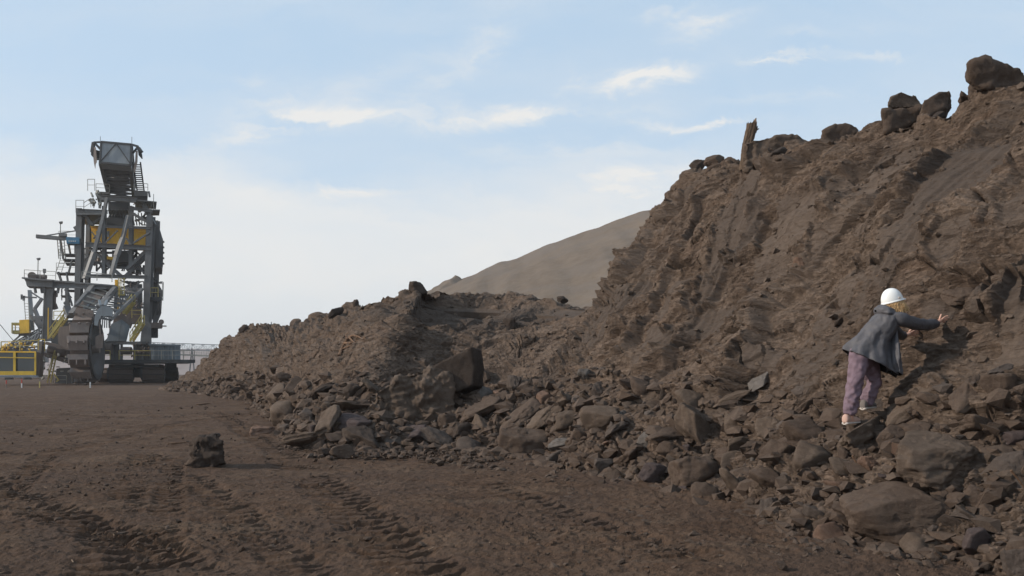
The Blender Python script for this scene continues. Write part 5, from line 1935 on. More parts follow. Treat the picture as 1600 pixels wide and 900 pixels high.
# right hand platforms
mb = MB()
mb.prism([M(234, 464, -4), M(252, 464, -4), M(254, 467, -4), M(251, 470, -4), M(234, 469, -4)], (0, 4, 0))
mb.prism([M(235, 480, -3), M(245, 470, -3), M(246, 478, -3), M(238, 500, -3)], (0, 3, 0))
mb.prism([M(235, 513, -3), M(247, 513, -3), M(247, 527, -3), M(235, 527, -3)], (0, 3, 0))
mb.prism([M(233, 466, -2), M(243, 466, -2), M(242, 484, -2), M(233, 484, -2)], (0, 3, 0))
mb.beam(M(247, 510, -3), M(238, 524, -3), 0.12)
part(mb, 'side_platform', 'steel_dk')
part(MB().prism([M(232, 504, -4), M(254, 504, -4), M(254, 512, -4), M(232, 513, -4)], (0, 3, 0)).tube(M(252, 503, -4), M(252, 503, -2), 0.35, 10).beam(M(254, 509.5, -4), M(260, 509.5, -4), 0.15), 'side_conveyor', 'steel_dusty')
part(MB().rail(M(235, 464, -4.1), M(247, 464, -4.1), 1.2, r=0.045), 'handrail', 'yellow_lt')
part(MB().rail(M(247, 464, -4.1), M(254, 464, -4.1), 1.8, r=0.03), 'handrail', 'rail')

# operator cab hung at the lower left
cab = part(MB().prism([M(-14, 548.5, -22), M(56, 549, -22), M(56, 551, -22), M(-14, 550.5, -22)], (0, 3.6, 0)), 'operator_cab', 'orange', label='yellow operator cab with two large windows at the lower left')
mb = MB()
for x0, x1 in ((-14, -12), (20.5, 24.5), (53.5, 56.5)):
    mb.prism([M(x0, 551, -22), M(x1, 551, -22), M(x1, 586, -22), M(x0, 586, -22)], (0, 0.35, 0))
mb.prism([M(-14, 580, -22.05), M(56, 580, -22.05), M(56, 586, -22.05), M(-14, 586, -22.05)], (0, 0.4, 0))
mb.prism([M(-14, 557.5, -22.05), M(56, 558.5, -22.05), M(56, 560, -22.05), M(-14, 559, -22.05)], (0, 0.2, 0))
mb.prism([M(53.5, 551, -18.8), M(56.5, 551, -18.8), M(56.5, 586, -18.8), M(53.5, 586, -18.8)], (0, 0.35, 0))
part(mb, 'window_frame', 'yellow', cab)
for x0, x1 in ((-12, 20.5), (24.5, 53.5)):
    part(MB().prism([M(x0, 551, -21.8), M(x1, 551, -21.8), M(x1, 580, -21.8), M(x0, 580, -21.8)], (0, 0.04, 0)), 'window', 'glass', cab)
part(MB().prism([M(56.5, 549, -21.9), M(63, 552, -20.5), M(63, 588, -20.5), M(56.5, 588, -21.9)], (0, 3.0, 0)), 'cab_side', 'steel_dusty', cab)
part(MB().prism([M(-14, 587, -22), M(60, 587, -22), M(60, 589.5, -22), M(-14, 589.5, -22)], (0, 4, 0)).prism([M(8, 590, -21), M(18, 590, -21), M(20, 593, -21), M(6, 593, -21)], (0, 1, 0)).prism([M(38, 590, -21), M(46, 590, -21), M(49, 593, -21), M(36, 593, -21)], (0, 1, 0)), 'cab_floor', 'steel_lt', cab)
mb = MB()
mb.beam(M(-14, 549, -17), M(60, 533, -15), 0.35).beam(M(0, 548, -17), M(66, 541, -15), 0.2).beam(M(20, 546, -17), M(62, 520, -14), 0.25)
for k in range(8):
    mb.beam(M(22 + k * 5, 545 - k * 2, -17), M(26 + k * 5, 536 - k * 2, -16), 0.12)
mb.prism([M(58, 533, -19), M(66, 533, -19), M(64, 556, -19), M(58, 556, -19)], (0, 3, 0))
part(mb, 'cab_arm', 'steel')
mb = MB()
for k in range(26):
    x, y = rn.uniform(3, 68), rn.uniform(536, 548)
    mb.beam(M(x, y, -18 + rn.random()), M(x + rn.uniform(-3, 3), y + rn.uniform(-4, 4), -18 + rn.random()), rn.uniform(0.08, 0.25))
part(mb, 'roof_gear', 'yellow')
mb = MB()
mb.tube(M(-10, 495, -12), M(28, 541, -14), 0.04, 5)
part(mb, 'cable', 'rubber')

# ------------------------------------------------------------------ second machine behind on the left
D1 = 175.0


def M2(px, py, dz=0.0):
    return tuple(at(px, py, D1 + dz))


r2 = empty('spreader', (M2(40, 600)[0], D1, 0), 'second smaller machine with yellow cabin and slanted grey mast behind the excavator', 'mining machine')
MB().prism([M2(43, 453), M2(48.5, 453), M2(53, 516), M2(46, 516)], (0, 1.5, 0)).build('mast', MAT['steel_blue'], r2)
MB().prism([M2(30, 500, -2), M2(45, 499, -2), M2(45, 520, -2), M2(30, 521, -2)], (0, 4, 0)).build('cabin', MAT['orange'], r2)
MB().prism([M2(18, 504, -2), M2(30, 504, -2), M2(30, 507, -2), M2(18, 507, -2)], (0, 4, 0)).prism([M2(18, 516, -2), M2(30, 516, -2), M2(30, 521, -2), M2(18, 521, -2)], (0, 4, 0)).beam(M2(19, 504, -2), M2(19, 520, -2), 0.2).beam(M2(24, 504, -2), M2(24, 520, -2), 0.15).build('cabin_front', MAT['yellow_lt'], r2)
mb = MB()
mb.beam(M2(33, 464), M2(57, 465), 0.3).beam(M2(48, 456), M2(66, 468), 0.25).beam(M2(66, 466), M2(54, 483), 0.5).beam(M2(34, 460), M2(34, 468), 0.3).beam(M2(38, 462), M2(37, 470), 0.3)
mb.beam(M2(54, 483), M2(66, 512), 0.6).beam(M2(48, 492), M2(62, 512), 0.4).beam(M2(53, 497), M2(67, 497), 0.8).beam(M2(60, 500), M2(66, 512), 0.9, 1.2)
mb.truss(M2(20, 545), M2(66, 520), (0, 2, 0), (0, 0, 1.6), 9, 0.2, 0.12)
mb.beam(M2(12, 541), M2(34, 522), 0.25).beam(M2(30, 523), M2(62, 523), 0.5)
mb.build('boom', MAT['steel'], r2)
MB().prism([M2(61, 500, 1), M2(68, 500, 1), M2(68, 512, 1), M2(61, 512, 1)], (0, 2, 0)).build('winch', MAT['orange'], r2)
MB().ladder(M2(44, 510, -1), M2(41, 470, -1), (0.8, 0, 0), 0.5, 0.05).rail(M2(20, 521, -2.1), M2(30, 521, -2.1), 1.1).rail(M2(0, 544, -2), M2(30, 546, -2), 1.2).build('ladder', MAT['rail'], r2)
MB().prism([M2(8, 545), M2(70, 545), M2(70, 566), M2(8, 566)], (0, 8, 0)).prism([M2(16, 566), M2(64, 566), M2(60, 590), M2(20, 590)], (0, 8, 0)).build('undercarriage', MAT['steel'], r2)

# ------------------------------------------------------------------ lattice conveyor bridge behind on the right
D2 = 260.0


def M3(px, py, dz=0.0):
    return tuple(at(px, py, D2 + dz))


r3 = empty('conveyor_bridge', (M3(300, 570)[0], D2, 0), 'thin pale lattice conveyor bridge crossing behind the excavator to the bank', 'conveyor')
MB().truss(M3(236, 540, 0), M3(352, 544, 0), (0, 2.5, 0), (0, 0, 1.8), 15, 0.16, 0.10).build('truss', MAT['steel_lt'], r3)
MB().rail(M3(236, 551, -2), M3(345, 556, -2), 1.2, 30, 0.05).beam(M3(236, 552, -2), M3(345, 557, -2), 0.4, 0.5).build('walkway', MAT['rail'], r3)
mb = MB()
for x in (262, 300, 335):
    for dx in (-4, 4):
        mb.beam(M3(x + dx, 585, -1), M3(x, 544, 0), 0.3)
mb.build('trestle', MAT['steel'], r3)

# ------------------------------------------------------------------ marker posts on the floor
def post(px, py0, py1, label, cols):
    g = ground_at(px, py1)
    d_ = g[1]
    h_ = (py1 - py0) / FPX * d_
    r = empty('marker_post', tuple(g), label, 'post', 'marker posts by the excavator')
    n = len(cols)
    for i, c in enumerate(cols):
        z0, z1 = h_ * (n - 1 - i) / n, h_ * (n - i) / n
        MB().tube((g[0], g[1], z0), (g[0], g[1], z1), 0.02 + 0.0004 * d_, 8).build('band', MAT[c], r)


post(34, 592, 606, 'red and white marker post under the yellow cab', ['red', 'white'])
post(10, 594, 606, 'thin reddish marker post at the left edge of the photo', ['red', 'steel_dusty'])
post(141, 597, 606, 'short bright white post just before the bucket wheel', ['white', 'white'])
post(62, 596, 606, 'short yellow post beside the yellow cab ladder', ['yellow_lt', 'yellow_lt'])
g = ground_at(424, 520 + 60)
mb_ = MB()
tp_ = at(424, 503, 62)
an = empty('antenna_pole', tuple(at(424, 512, 62)), 'hair-thin pole standing on the far left shoulder of the bank', 'pole')
MB().tube(tuple(at(424, 516, 62)), tuple(tp_), 0.03, 5).build('pole', MAT['steel'], an)
# ------------------------------------------------------------------ wooden stump, roots
def wood_mat(name, dark, light):
    m, t = new_mat(name)
    v = t.n('ShaderNodeTexCoord').outputs['Object']
    n1 = t.noise(t.vmul(v, (22.0, 22.0, 1.6)), 1.0, 6, 0.65, 0.4)
    c = t.ramp(n1, [(0.35, dark), (0.65, light)])
    return finish(m, t, c, 0.95, 0, n1, 0.1, 1.0, 0.03)


MAT['wood'] = wood_mat('fossil_wood', (0.060, 0.040, 0.028), (0.16, 0.115, 0.082))
MAT['root'] = wood_mat('pale_root_wood', (0.10, 0.06, 0.04), (0.22, 0.135, 0.085))
SD = 19.6
nr_, na_ = 26, 30
V, F = [], []
rs = np.random.RandomState(4)
side = [(1157, 1172, 264), (1158.5, 1172, 248), (1160, 1173, 236), (1162, 1174.5, 224), (1165, 1178, 212), (1167, 1180, 203), (1168.5, 1181, 197)]
ysd = np.array([q[2] for q in side], float)[::-1]
for i in range(nr_):
    yy = 266 + (196 - 266) * i / (nr_ - 1)
    l_ = np.interp(yy, ysd, np.array([q[0] for q in side], float)[::-1])
    r_2 = np.interp(yy, ysd, np.array([q[1] for q in side], float)[::-1])
    a, b = at(l_, yy, SD), at(r_2, yy, SD)
    c, rad = (a + b) / 2, np.linalg.norm(b - a) / 2 * 1.15
    for j in range(na_):
        th = j / na_ * 2 * math.pi
        fl = 1 + 0.10 * math.sin(th * 5 + 1) + 0.06 * math.sin(th * 11 + i * 0.15) + 0.03 * rs.normal()
        top = 0.0
        if i == nr_ - 1:
            top = 0.09 * rs.rand() + (0.12 if 0.0 < th < 0.9 else 0)
        V.append(c + np.array([math.cos(th) * rad * fl, math.sin(th) * rad * fl, top]))
V.append(V[-1] * 0 + at(1174, 204, SD))
V = np.array(V)
F = [(i * na_ + j, i * na_ + (j + 1) % na_, (i + 1) * na_ + (j + 1) % na_, (i + 1) * na_ + j) for i in range(nr_ - 1) for j in range(na_)]
tri = [((nr_ - 1) * na_ + j, (nr_ - 1) * na_ + (j + 1) % na_, nr_ * na_) for j in range(na_)]
stl = at(1164, 262, SD)
stump = empty('tree_stump', tuple(stl), 'upright splintered wooden stump standing on the crest beside the large rounded boulder', 'stump')
me = bpy.data.meshes.new('trunk')
me.from_pydata([tuple(p - stl) for p in V], [], F + tri)
for p in me.polygons:
    p.use_smooth = False
link('trunk', me, MAT['wood'], stump)
mb = MB()
for (a, b, r0_) in (((1179, 206), (1184, 197), 0.05), ((1175, 203), (1178, 195), 0.04), ((1169, 205), (1168, 197), 0.03), ((1181, 203), (1186, 201), 0.03), ((1172, 225), (1178, 212), 0.05)):
    mb.tube(tuple(at(*a, SD)), tuple(at(*b, SD)), r0_, 7, 0.008)
mb.build('splinter', MAT['wood'], stump)


def limb(mb, pts, r0, r1, rn_, n=7):
    for i in range(len(pts) - 1):
        t0, t1 = i / (len(pts) - 1), (i + 1) / (len(pts) - 1)
        mb.tube(tuple(pts[i]), tuple(pts[i + 1]), r0 + (r1 - r0) * t0, n, r0 + (r1 - r0) * t1)


rn = random.Random(12)
hroot = hit(540, 538)
rt = empty('dead_roots', tuple(hroot), 'tangle of pale orange-brown dead roots sticking out of the left slope', 'roots')
for (path, r0_) in (([(530, 556), (534, 545), (538, 536), (546, 527)], 0.09), ([(546, 527), (552, 524), (560, 526), (568, 530)], 0.08), ([(546, 527), (550, 532), (556, 536)], 0.06),
                    ([(538, 536), (548, 536), (560, 532), (571, 527)], 0.07), ([(542, 530), (540, 523), (545, 519)], 0.04), ([(556, 530), (562, 522)], 0.04), ([(535, 545), (545, 541), (550, 538)], 0.04)):
    pts = []
    for i, (x, y) in enumerate(path):
        h_ = hit(x, y)
        pts.append(at(x, y, h_[1] - 0.12 - 0.1 * rn.random()))
    mb = MB()
    limb(mb, pts, r0_ * 0.6, r0_ * 0.2, rn)
    mb.build('root', MAT['root'], rt)
for (x0, y0, x1, y1, lab) in ((1386 + 194, 735, 1604, 768, 'thin broken stick leaning between the stones at the lower right edge'), (1332, 712, 1345, 738, 'short pale splinter of wood beside the small reddish tipped slab'),
                              (1534, 590, 1541, 612, 'short pale splinter standing in the rubble near the right edge of the wall'), (262, 696, 299, 695, 'flat pale splinter of wood lying left of the solitary dark boulder'),
                              (308, 634, 330, 632, 'pale broken stick lying on the far floor before the end of the bank')):
    h0, h1 = hit(x0, y0), hit(x1, y1)
    dd_ = min(h0[1], h1[1]) - 0.03
    a, b = at(x0, y0, dd_), at(x1, y1, dd_)
    if y1 < 700 and x1 < 400:
        a, b = ground_at(x0, y0), ground_at(x1, y1)
        a[2] += 0.03
        b[2] += 0.06
    c = (a + b) / 2
    V_ = Vector(b - a)
    mbx = MB()
    mbx.tube(tuple(a), tuple((a * 0.45 + b * 0.55) + np.array([0, 0, 0.01])), 0.014 * dd_ / 10, 7, 0.011 * dd_ / 10).tube(tuple((a * 0.45 + b * 0.55) + np.array([0, 0, 0.01])), tuple(b), 0.011 * dd_ / 10, 7, 0.004)
    me = bpy.data.meshes.new('stick')
    me.from_pydata([tuple(np.array(p) - c) for p in mbx.v], [], mbx.f)
    tag(link('stick', me, MAT['root'], loc=tuple(c)), lab, 'stick')

# ------------------------------------------------------------------ the person leaning on the wall
def cloth(name, col, rough=0.8, sc=9.0, spec=0.3, var=0.35, b=0.4, bd=0.012):
    m, t = new_mat(name)
    v = t.n('ShaderNodeTexCoord').outputs['Object']
    n1 = t.noise(v, sc, 5, 0.6, 0.8)
    n2 = t.noise(v, sc * 12, 3, 0.6)
    c = t.mix(t.math('MULTIPLY', n1, var), tuple(col), tuple(min(1, x * 1.9) for x in col))
    return finish(m, t, c, rough, 0, t.math('ADD', n1, t.math('MULTIPLY', n2, 0.15)), spec, b, bd)


MAT['jacket'] = cloth('waxed_grey_jacket', (0.070, 0.066, 0.071), 0.60, 9.0, 0.35, 0.35, 0.7, 0.02)
MAT['lining'] = cloth('dark_lining', (0.02, 0.018, 0.018), 0.9)
MAT['trousers'] = cloth('mauve_trousers', (0.150, 0.105, 0.125), 0.85, 6.0, 0.2, 0.4, 0.7, 0.02)
MAT['skin'] = cloth('skin', (0.52, 0.30, 0.22), 0.55, 20, 0.4, 0.15, 0.1)
MAT['hair'] = cloth('blond_hair', (0.36, 0.23, 0.11), 0.5, 60, 0.4, 0.95)
MAT['helmet'] = cloth('white_helmet_shell', (0.80, 0.79, 0.76), 0.25, 3, 0.5, 0.0, 0.0)
MAT['shoe'] = cloth('pinkish_suede', (0.42, 0.27, 0.215), 0.8, 12)
MAT['sole'] = cloth('pale_rubber_sole', (0.45, 0.40, 0.36), 0.7, 12)
MAT['boot'] = cloth('grey_suede', (0.14, 0.12, 0.11), 0.8, 12)

YB = 10.55


def Q(px, py, y=YB):
    return Vector(at(px, py, y))


WR = hit(1479, 499)[1] - 0.03 - YB      # how far behind the body plane the wall is under each hand
WL = min(hit(1433, 519)[1] - 0.03 - YB, 0.72)
print('WALL', WR, WL)
person = empty('person', tuple(Q(1330, 664)), 'person in white helmet, grey jacket and mauve trousers leaning with both hands on the wall', 'person')
PO = np.array(person.location)


def skin_mesh(name, chains, mat, parent, sub=2, disp=0.0, dscale=0.1):
    """chains: lists of (Vector, radius); the first chain's points can be joined by reusing the same key"""
    verts, rad, edges, roots, keys = [], [], [], [], {}
    for ch in chains:
        prev = None
        for k, (p, r) in enumerate(ch):
            key = tuple(round(x, 4) for x in p)
            if key in keys:
                i = keys[key]
            else:
                i = len(verts)
                keys[key] = i
                verts.append(tuple(np.array(p) - PO))
                rad.append(r)
                if k == 0:
                    roots.append(i)
            if prev is not None:
                edges.append((prev, i))
            prev = i
    me = bpy.data.meshes.new(name)
    me.from_pydata(verts, edges, [])
    o = link(name, me, mat, parent)
    md = o.modifiers.new('skin', 'SKIN')
    if not me.skin_vertices:
        bm = bmesh.new()
        bm.from_mesh(me)
        bm.verts.layers.skin.verify()
        bm.to_mesh(me)
        bm.free()
    for i, r in enumerate(rad):
        r2_ = r if isinstance(r, tuple) else (r, r)
        me.skin_vertices[0].data[i].radius = r2_
    for i in roots:
        me.skin_vertices[0].data[i].use_root = True
    md.use_smooth_shade = True
    ss = o.modifiers.new('sub', 'SUBSURF')
    ss.levels = ss.render_levels = sub
    if disp:
        tx = bpy.data.textures.new(name + '_folds', 'CLOUDS')
        tx.noise_scale = dscale
        dm = o.modifiers.new('folds', 'DISPLACE')
        dm.texture = tx
        dm.strength = disp
        dm.mid_level = 0.5
        s2 = o.modifiers.new('sub2', 'SUBSURF')
        s2.levels = s2.render_levels = 1
    # freeze to a plain mesh, so copies and masks see real faces
    dg = bpy.context.evaluated_depsgraph_get()
    dg.update()
    m2 = bpy.data.meshes.new_from_object(o.evaluated_get(dg))
    o.modifiers.clear()
    o.data = m2
    if not m2.materials:
        m2.materials.append(mat)
    for p in m2.polygons:
        p.use_smooth = True
    return o


pel, spi, che, nkb, nk = Q(1348, 552), Q(1363, 530), Q(1383, 508), Q(1394, 495), Q(1400, 487)
hd_, ht_ = Q(1400, 474, YB + 0.01), Q(1397, 461, YB + 0.01)
chains = [
    [(pel, 0.135), (spi, 0.115), (che, 0.13), (nkb, 0.07), (nk, 0.052), (hd_, (0.078, 0.092)), (ht_, (0.078, 0.088))],
    [(hd_, 0.08), (Q(1409, 478, YB + 0.03), 0.045)],                      # chin
    [(hd_, 0.08), (Q(1413, 470, YB + 0.03), 0.018)],                      # nose
    [(che, 0.13), (Q(1401, 497, YB - 0.14), 0.062), (Q(1433, 506, YB - 0.02), 0.042), (Q(1463, 504, YB + WR - 0.07), 0.028), (Q(1471, 500, YB + WR - 0.03), (0.036, 0.024))],
    [(che, 0.13), (Q(1391, 503, YB + 0.16), 0.062), (Q(1404, 522, YB + WL * 0.62), 0.042), (Q(1415, 524, YB + WL - 0.13), 0.028), (Q(1422, 521, YB + WL - 0.09), (0.036, 0.024))],
    [(pel, 0.135), (Q(1342, 562, YB - 0.09), 0.092), (Q(1336, 602, YB - 0.09), 0.06), (Q(1329, 641, YB - 0.09), 0.042), (Q(1328, 655, YB - 0.09), 0.04), (Q(1334, 661, YB - 0.02), 0.033)],
    [(pel, 0.135), (Q(1354, 562, YB + 0.09), 0.092), (Q(1367, 597, YB + 0.09), 0.06), (Q(1353, 624, YB + 0.10), 0.042), (Q(1352, 634, YB + 0.10), 0.04), (Q(1360, 637, YB + 0.16), 0.033)],
]
# right hand on the wall: fingers spread against the rock, thumb up
for (x1, y1, x2, y2, x3, y3, dy) in ((1474, 497, 1478, 494.0, 1482, 493.5, 0.0), (1475, 499, 1480, 496.8, 1484, 496.6, 0.02), (1475, 501, 1480, 500.0, 1483, 500.6, 0.04), (1474, 503, 1478, 503.4, 1481, 504.6, 0.05)):
    chains.append([(Q(1470.6, 500.3 + dy * 20, YB + WR - 0.03 + dy * 0.5), 0.013), (Q(x1, y1, YB + WR - 0.022 + dy * 0.6), 0.0105), (Q(x2, y2, YB + WR + dy * 0.6), 0.0092), (Q(x3, y3, YB + WR - 0.007 + dy * 0.6), 0.0075)])
chains.append([(Q(1468, 500, YB + WR - 0.05), 0.015), (Q(1469.6, 494.5, YB + WR - 0.06), 0.012), (Q(1471, 490.5, YB + WR - 0.055), 0.0095)])
# left hand farther along
for (x1, y1, x2, y2, x3, y3, dy) in ((1427, 517.5, 1432, 515.4, 1437, 515.0, 0.0), (1428, 519, 1433, 517.4, 1438, 517.6, 0.03), (1427.5, 521.3, 1432, 520.6, 1436, 521.2, 0.05), (1426, 523.5, 1429.5, 524.0, 1432.5, 525.0, 0.06)):
    chains.append([(Q(1421.5, 520.5 + dy * 30, YB + WL - 0.09 + dy * 0.4), 0.013), (Q(x1, y1, YB + WL - 0.06 + dy * 0.5), 0.0105), (Q(x2, y2, YB + WL - 0.02 + dy * 0.5), 0.0092), (Q(x3, y3, YB + WL + dy * 0.5), 0.0075)])
chains.append([(Q(1420, 519, YB + WL - 0.105), 0.015), (Q(1423.5, 515, YB + WL - 0.11), 0.012), (Q(1427, 512.5, YB + WL - 0.10), 0.0095)])
body = skin_mesh('body', chains, MAT['skin'], person, 2)


def lofted(rings, n=48, fold=0.0, seed=1, close_top=False, freq=7):
    """rings: (centre Vector, in-plane half axis Vector a, depth half axis Vector b, fold amount)"""
    rr_ = random.Random(seed)
    ph = [rr_.uniform(0, 6.28) for _ in range(4)]
    V = []
    for k, (c, a, b, fo) in enumerate(rings):
        for j in range(n):
            th = j / n * 2 * math.pi
            g = 1 + fo * (0.55 * math.sin(freq * th + ph[0] + k * 0.25) + 0.35 * math.sin((freq * 2 - 1) * th + ph[1] - k * 0.3) + 0.2 * math.sin(3 * th + ph[2] + k * 0.8))
            V.append(tuple(np.array(c + (a * math.cos(th) + b * math.sin(th)) * g) - PO))
    F = [(i * n + j, i * n + (j + 1) % n, (i + 1) * n + (j + 1) % n, (i + 1) * n + j) for i in range(len(rings) - 1) for j in range(n)]
    if close_top:
        F += [tuple(range(n))[::-1], tuple(range((len(rings) - 1) * n, len(rings) * n))]
    return V, F


def interp_rings(keys, m):
    out = []
    K = len(keys)
    arr = np.array([[*k[0], *k[1], *k[2], k[3]] for k in keys], float)
    u = np.linspace(0, K - 1 - 1e-6, m)
    for row in cr(arr, u):
        out.append((Vector(row[0:3]), Vector(row[3:6]), Vector(row[6:9]), row[9]))
    return out


def shell(name, parts_, mat, parent, thick=0.008, lining=None):
    V, F = [], []
    for v, f in parts_:
        n = len(V)
        V += v
        F += [tuple(i + n for i in q) for q in f]
    me = bpy.data.meshes.new(name)
    me.from_pydata(V, [], F)
    bm = bmesh.new()
    bm.from_mesh(me)
    bmesh.ops.recalc_face_normals(bm, faces=bm.faces)
    bm.to_mesh(me)
    bm.free()
    o = link(name, me, mat, parent)
    if lining:
        me.materials.append(lining)
    s2 = o.modifiers.new('sub', 'SUBSURF')
    s2.levels = s2.render_levels = 1
    for tn_, sc_, st_ in (('crease', 0.12, 0.036), ('wrinkle', 0.04, 0.012)):
        tx = bpy.data.textures.new(name + tn_, 'CLOUDS')
        tx.noise_scale = sc_
        tx.noise_depth = 2
        dm = o.modifiers.new(tn_, 'DISPLACE')
        dm.texture = tx
        dm.strength = st_
        dm.mid_level = 0.5
    sm_ = o.modifiers.new('thick', 'SOLIDIFY')
    sm_.thickness = thick
    sm_.offset = -1
    if lining:
        sm_.material_offset = 1
        sm_.material_offset_rim = 0
    for p in me.polygons:
        p.use_smooth = True
    return o


s_ = YB / FPX


def ax(dx, dy, half_px):
    v = Vector((dx, 0, -dy)).normalized()
    return v * half_px * s_


Yv = Vector((0, 1, 0))
keys = [
    (Q(1396, 489), ax(0.7, 0.55, 9), Yv * 0.075, 0.02),
    (Q(1392, 494), ax(0.75, 0.6, 14), Yv * 0.16, 0.02),
    (Q(1386, 502), ax(0.8, 0.6, 20), Yv * 0.20, 0.03),
    (Q(1378, 512), ax(0.82, 0.57, 22), Yv * 0.19, 0.04),
    (Q(1370, 524), ax(0.85, 0.52, 24), Yv * 0.175, 0.05),
    (Q(1364, 538), ax(0.88, 0.47, 29), Yv * 0.185, 0.08),
    (Q(1361, 552), ax(0.90, 0.44, 37), Yv * 0.205, 0.11),
    (Q(1360, 567), ax(0.895, 0.445, 46), Yv * 0.235, 0.15),
]
jk = lofted(interp_rings(keys, 26), 56, seed=2)
# arms of the jacket
def sleeve(pts, seed):
    ks = []
    for i, (p, r) in enumerate(pts):
        q0, q1 = pts[max(i - 1, 0)][0], pts[min(i + 1, len(pts) - 1)][0]
        d_ = (q1 - q0).normalized()
        a_ = d_.cross(Vector((0, 0, 1))).normalized()
        b_ = a_.cross(d_)
        ks.append((p, a_ * r, b_ * r, 0.07))
    return lofted(interp_rings(ks, 16), 24, seed=seed, freq=4)


sl1 = sleeve([(Q(1393, 498, YB - 0.10), 0.085), (Q(1408, 499, YB - 0.14), 0.085), (Q(1424, 504, YB - 0.08), 0.074), (Q(1437, 507, YB + 0.0), 0.070), (Q(1450, 507, YB + WR * 0.5 - 0.03), 0.064), (Q(1461, 505.5, YB + WR - 0.09), 0.056)], 5)
sl2 = sleeve([(Q(1387, 505, YB + 0.12), 0.085), (Q(1394, 514, YB + 0.24), 0.075), (Q(1404, 522, YB + WL * 0.62), 0.062), (Q(1411, 524, YB + WL * 0.62 + 0.12), 0.054)], 6)
jacket = shell('jacket', [jk], MAT['jacket'], person, 0.01, MAT['lining'])
shell('sleeve', [sl1], MAT['jacket'], jacket, 0.006, MAT['lining'])
shell('sleeve', [sl2], MAT['jacket'], jacket, 0.006, MAT['lining'])
# hood lying on the shoulders
hk = [(Q(1368, 486), ax(0.35, 1, 2), Yv * 0.03, 0.05), (Q(1371, 487), ax(0.3, 1, 8), Yv * 0.11, 0.08), (Q(1379, 488), ax(0.2, 1, 11.5), Yv * 0.17, 0.12), (Q(1389, 490), ax(0.0, 1, 9.5), Yv * 0.165, 0.12),
      (Q(1399, 491), ax(-0.2, 1, 5.5), Yv * 0.12, 0.06), (Q(1405, 490), ax(-0.3, 1, 2), Yv * 0.06, 0.03)]
shell('hood', [lofted(interp_rings(hk, 18), 32, seed=9)], MAT['jacket'], jacket, 0.004)
# front flap hanging open, button band, pocket flap
fk = [(Q(1400, 500, YB + 0.05), ax(0.3, 1, 2), Yv * 0.10, 0.03), (Q(1396, 525, YB - 0.02), ax(1, 0.1, 5), Yv * 0.12, 0.08), (Q(1395, 550, YB - 0.04), ax(1, 0.1, 8), Yv * 0.15, 0.10), (Q(1397, 572, YB - 0.06), ax(1, 0.35, 10), Yv * 0.16, 0.12), (Q(1398, 583, YB - 0.06), ax(1, 0.5, 9), Yv * 0.15, 0.12)]
shell('front_panel', [lofted(interp_rings(fk, 20), 32, seed=12)], MAT['jacket'], jacket, 0.006, MAT['lining'])

tr = skin_mesh('trousers', [
    [(Q(1350, 540), 0.14), (Q(1346, 554), 0.155), (Q(1341, 566, YB - 0.085), 0.115), (Q(1339, 585, YB - 0.09), 0.104), (Q(1335, 605, YB - 0.09), 0.092), (Q(1331, 625, YB - 0.09), 0.086), (Q(1326.5, 650, YB - 0.09), 0.078)],
    [(Q(1346, 554), 0.155), (Q(1357, 568, YB + 0.085), 0.115), (Q(1367, 596, YB + 0.09), 0.092), (Q(1360, 612, YB + 0.095), 0.085), (Q(1352, 633, YB + 0.10), 0.078)],
], MAT['trousers'], person, 3, 0.075, 0.06)


# helmet
hm = []
N1, N2 = 40, 14
ce = Q(1394.5, 471.5, YB + 0.0)
tilt = Matrix.Rotation(math.radians(-14), 3, 'Y')


def hp(x, y, z):
    return tuple(np.array(ce + tilt @ Vector((x, y, z))) - PO)


V, F = [], []
for i in range(N2 + 1):
    ph = i / N2 * math.pi / 2
    for j in range(N1):
        th = j / N1 * 2 * math.pi
        rx, ry = 0.128 * math.cos(ph) ** 0.85, 0.108 * math.cos(ph) ** 0.85
        x, y, z_ = rx * math.cos(th), ry * math.sin(th), 0.158 * math.sin(ph)
        rid_ = 0.004 * math.exp(-(y / 0.018) ** 2) * math.sin(ph)
        V.append(hp(x, y, z_ + rid_))
for i in range(N2):
    for j in range(N1):
        F.append((i * N1 + j, i * N1 + (j + 1) % N1, (i + 1) * N1 + (j + 1) % N1, (i + 1) * N1 + j))
me = bpy.data.meshes.new('helmet')
me.from_pydata(V, [], F)
for p in me.polygons:
    p.use_smooth = True
hel = link('helmet', me, MAT['helmet'], person)
so = hel.modifiers.new('thick', 'SOLIDIFY')
so.thickness = 0.004
V, F = [], []
for j in range(N1):
    th = j / N1 * 2 * math.pi
    pk_ = 0.008 + 0.022 * max(0, math.cos(th)) ** 2
    x0, y0 = 0.128 * math.cos(th), 0.108 * math.sin(th)
    x1, y1 = (0.128 + pk_) * math.cos(th), (0.108 + 0.008) * math.sin(th)
    V += [hp(x0, y0, 0.012), hp(x1, y1, 0.0), hp(x1, y1, -0.008), hp(x0, y0, -0.004)]
for j in range(N1):
    k2 = (j + 1) % N1
    for q in range(4):
        F.append((j * 4 + q, k2 * 4 + q, k2 * 4 + (q + 1) % 4, j * 4 + (q + 1) % 4))
me = bpy.data.meshes.new('brim')
me.from_pydata(V, [], F)
link('brim', me, MAT['helmet'], hel)
mb = MB()
c_ = Vector(hp(0.045, -0.108, 0.030)) + Vector(PO)
mb.tube(tuple(c_ + Vector((0, -0.008, 0))), tuple(c_ + Vector((0, 0.008, 0))), 0.012, 10)
mb.build('clip', MAT['sole'], hel)

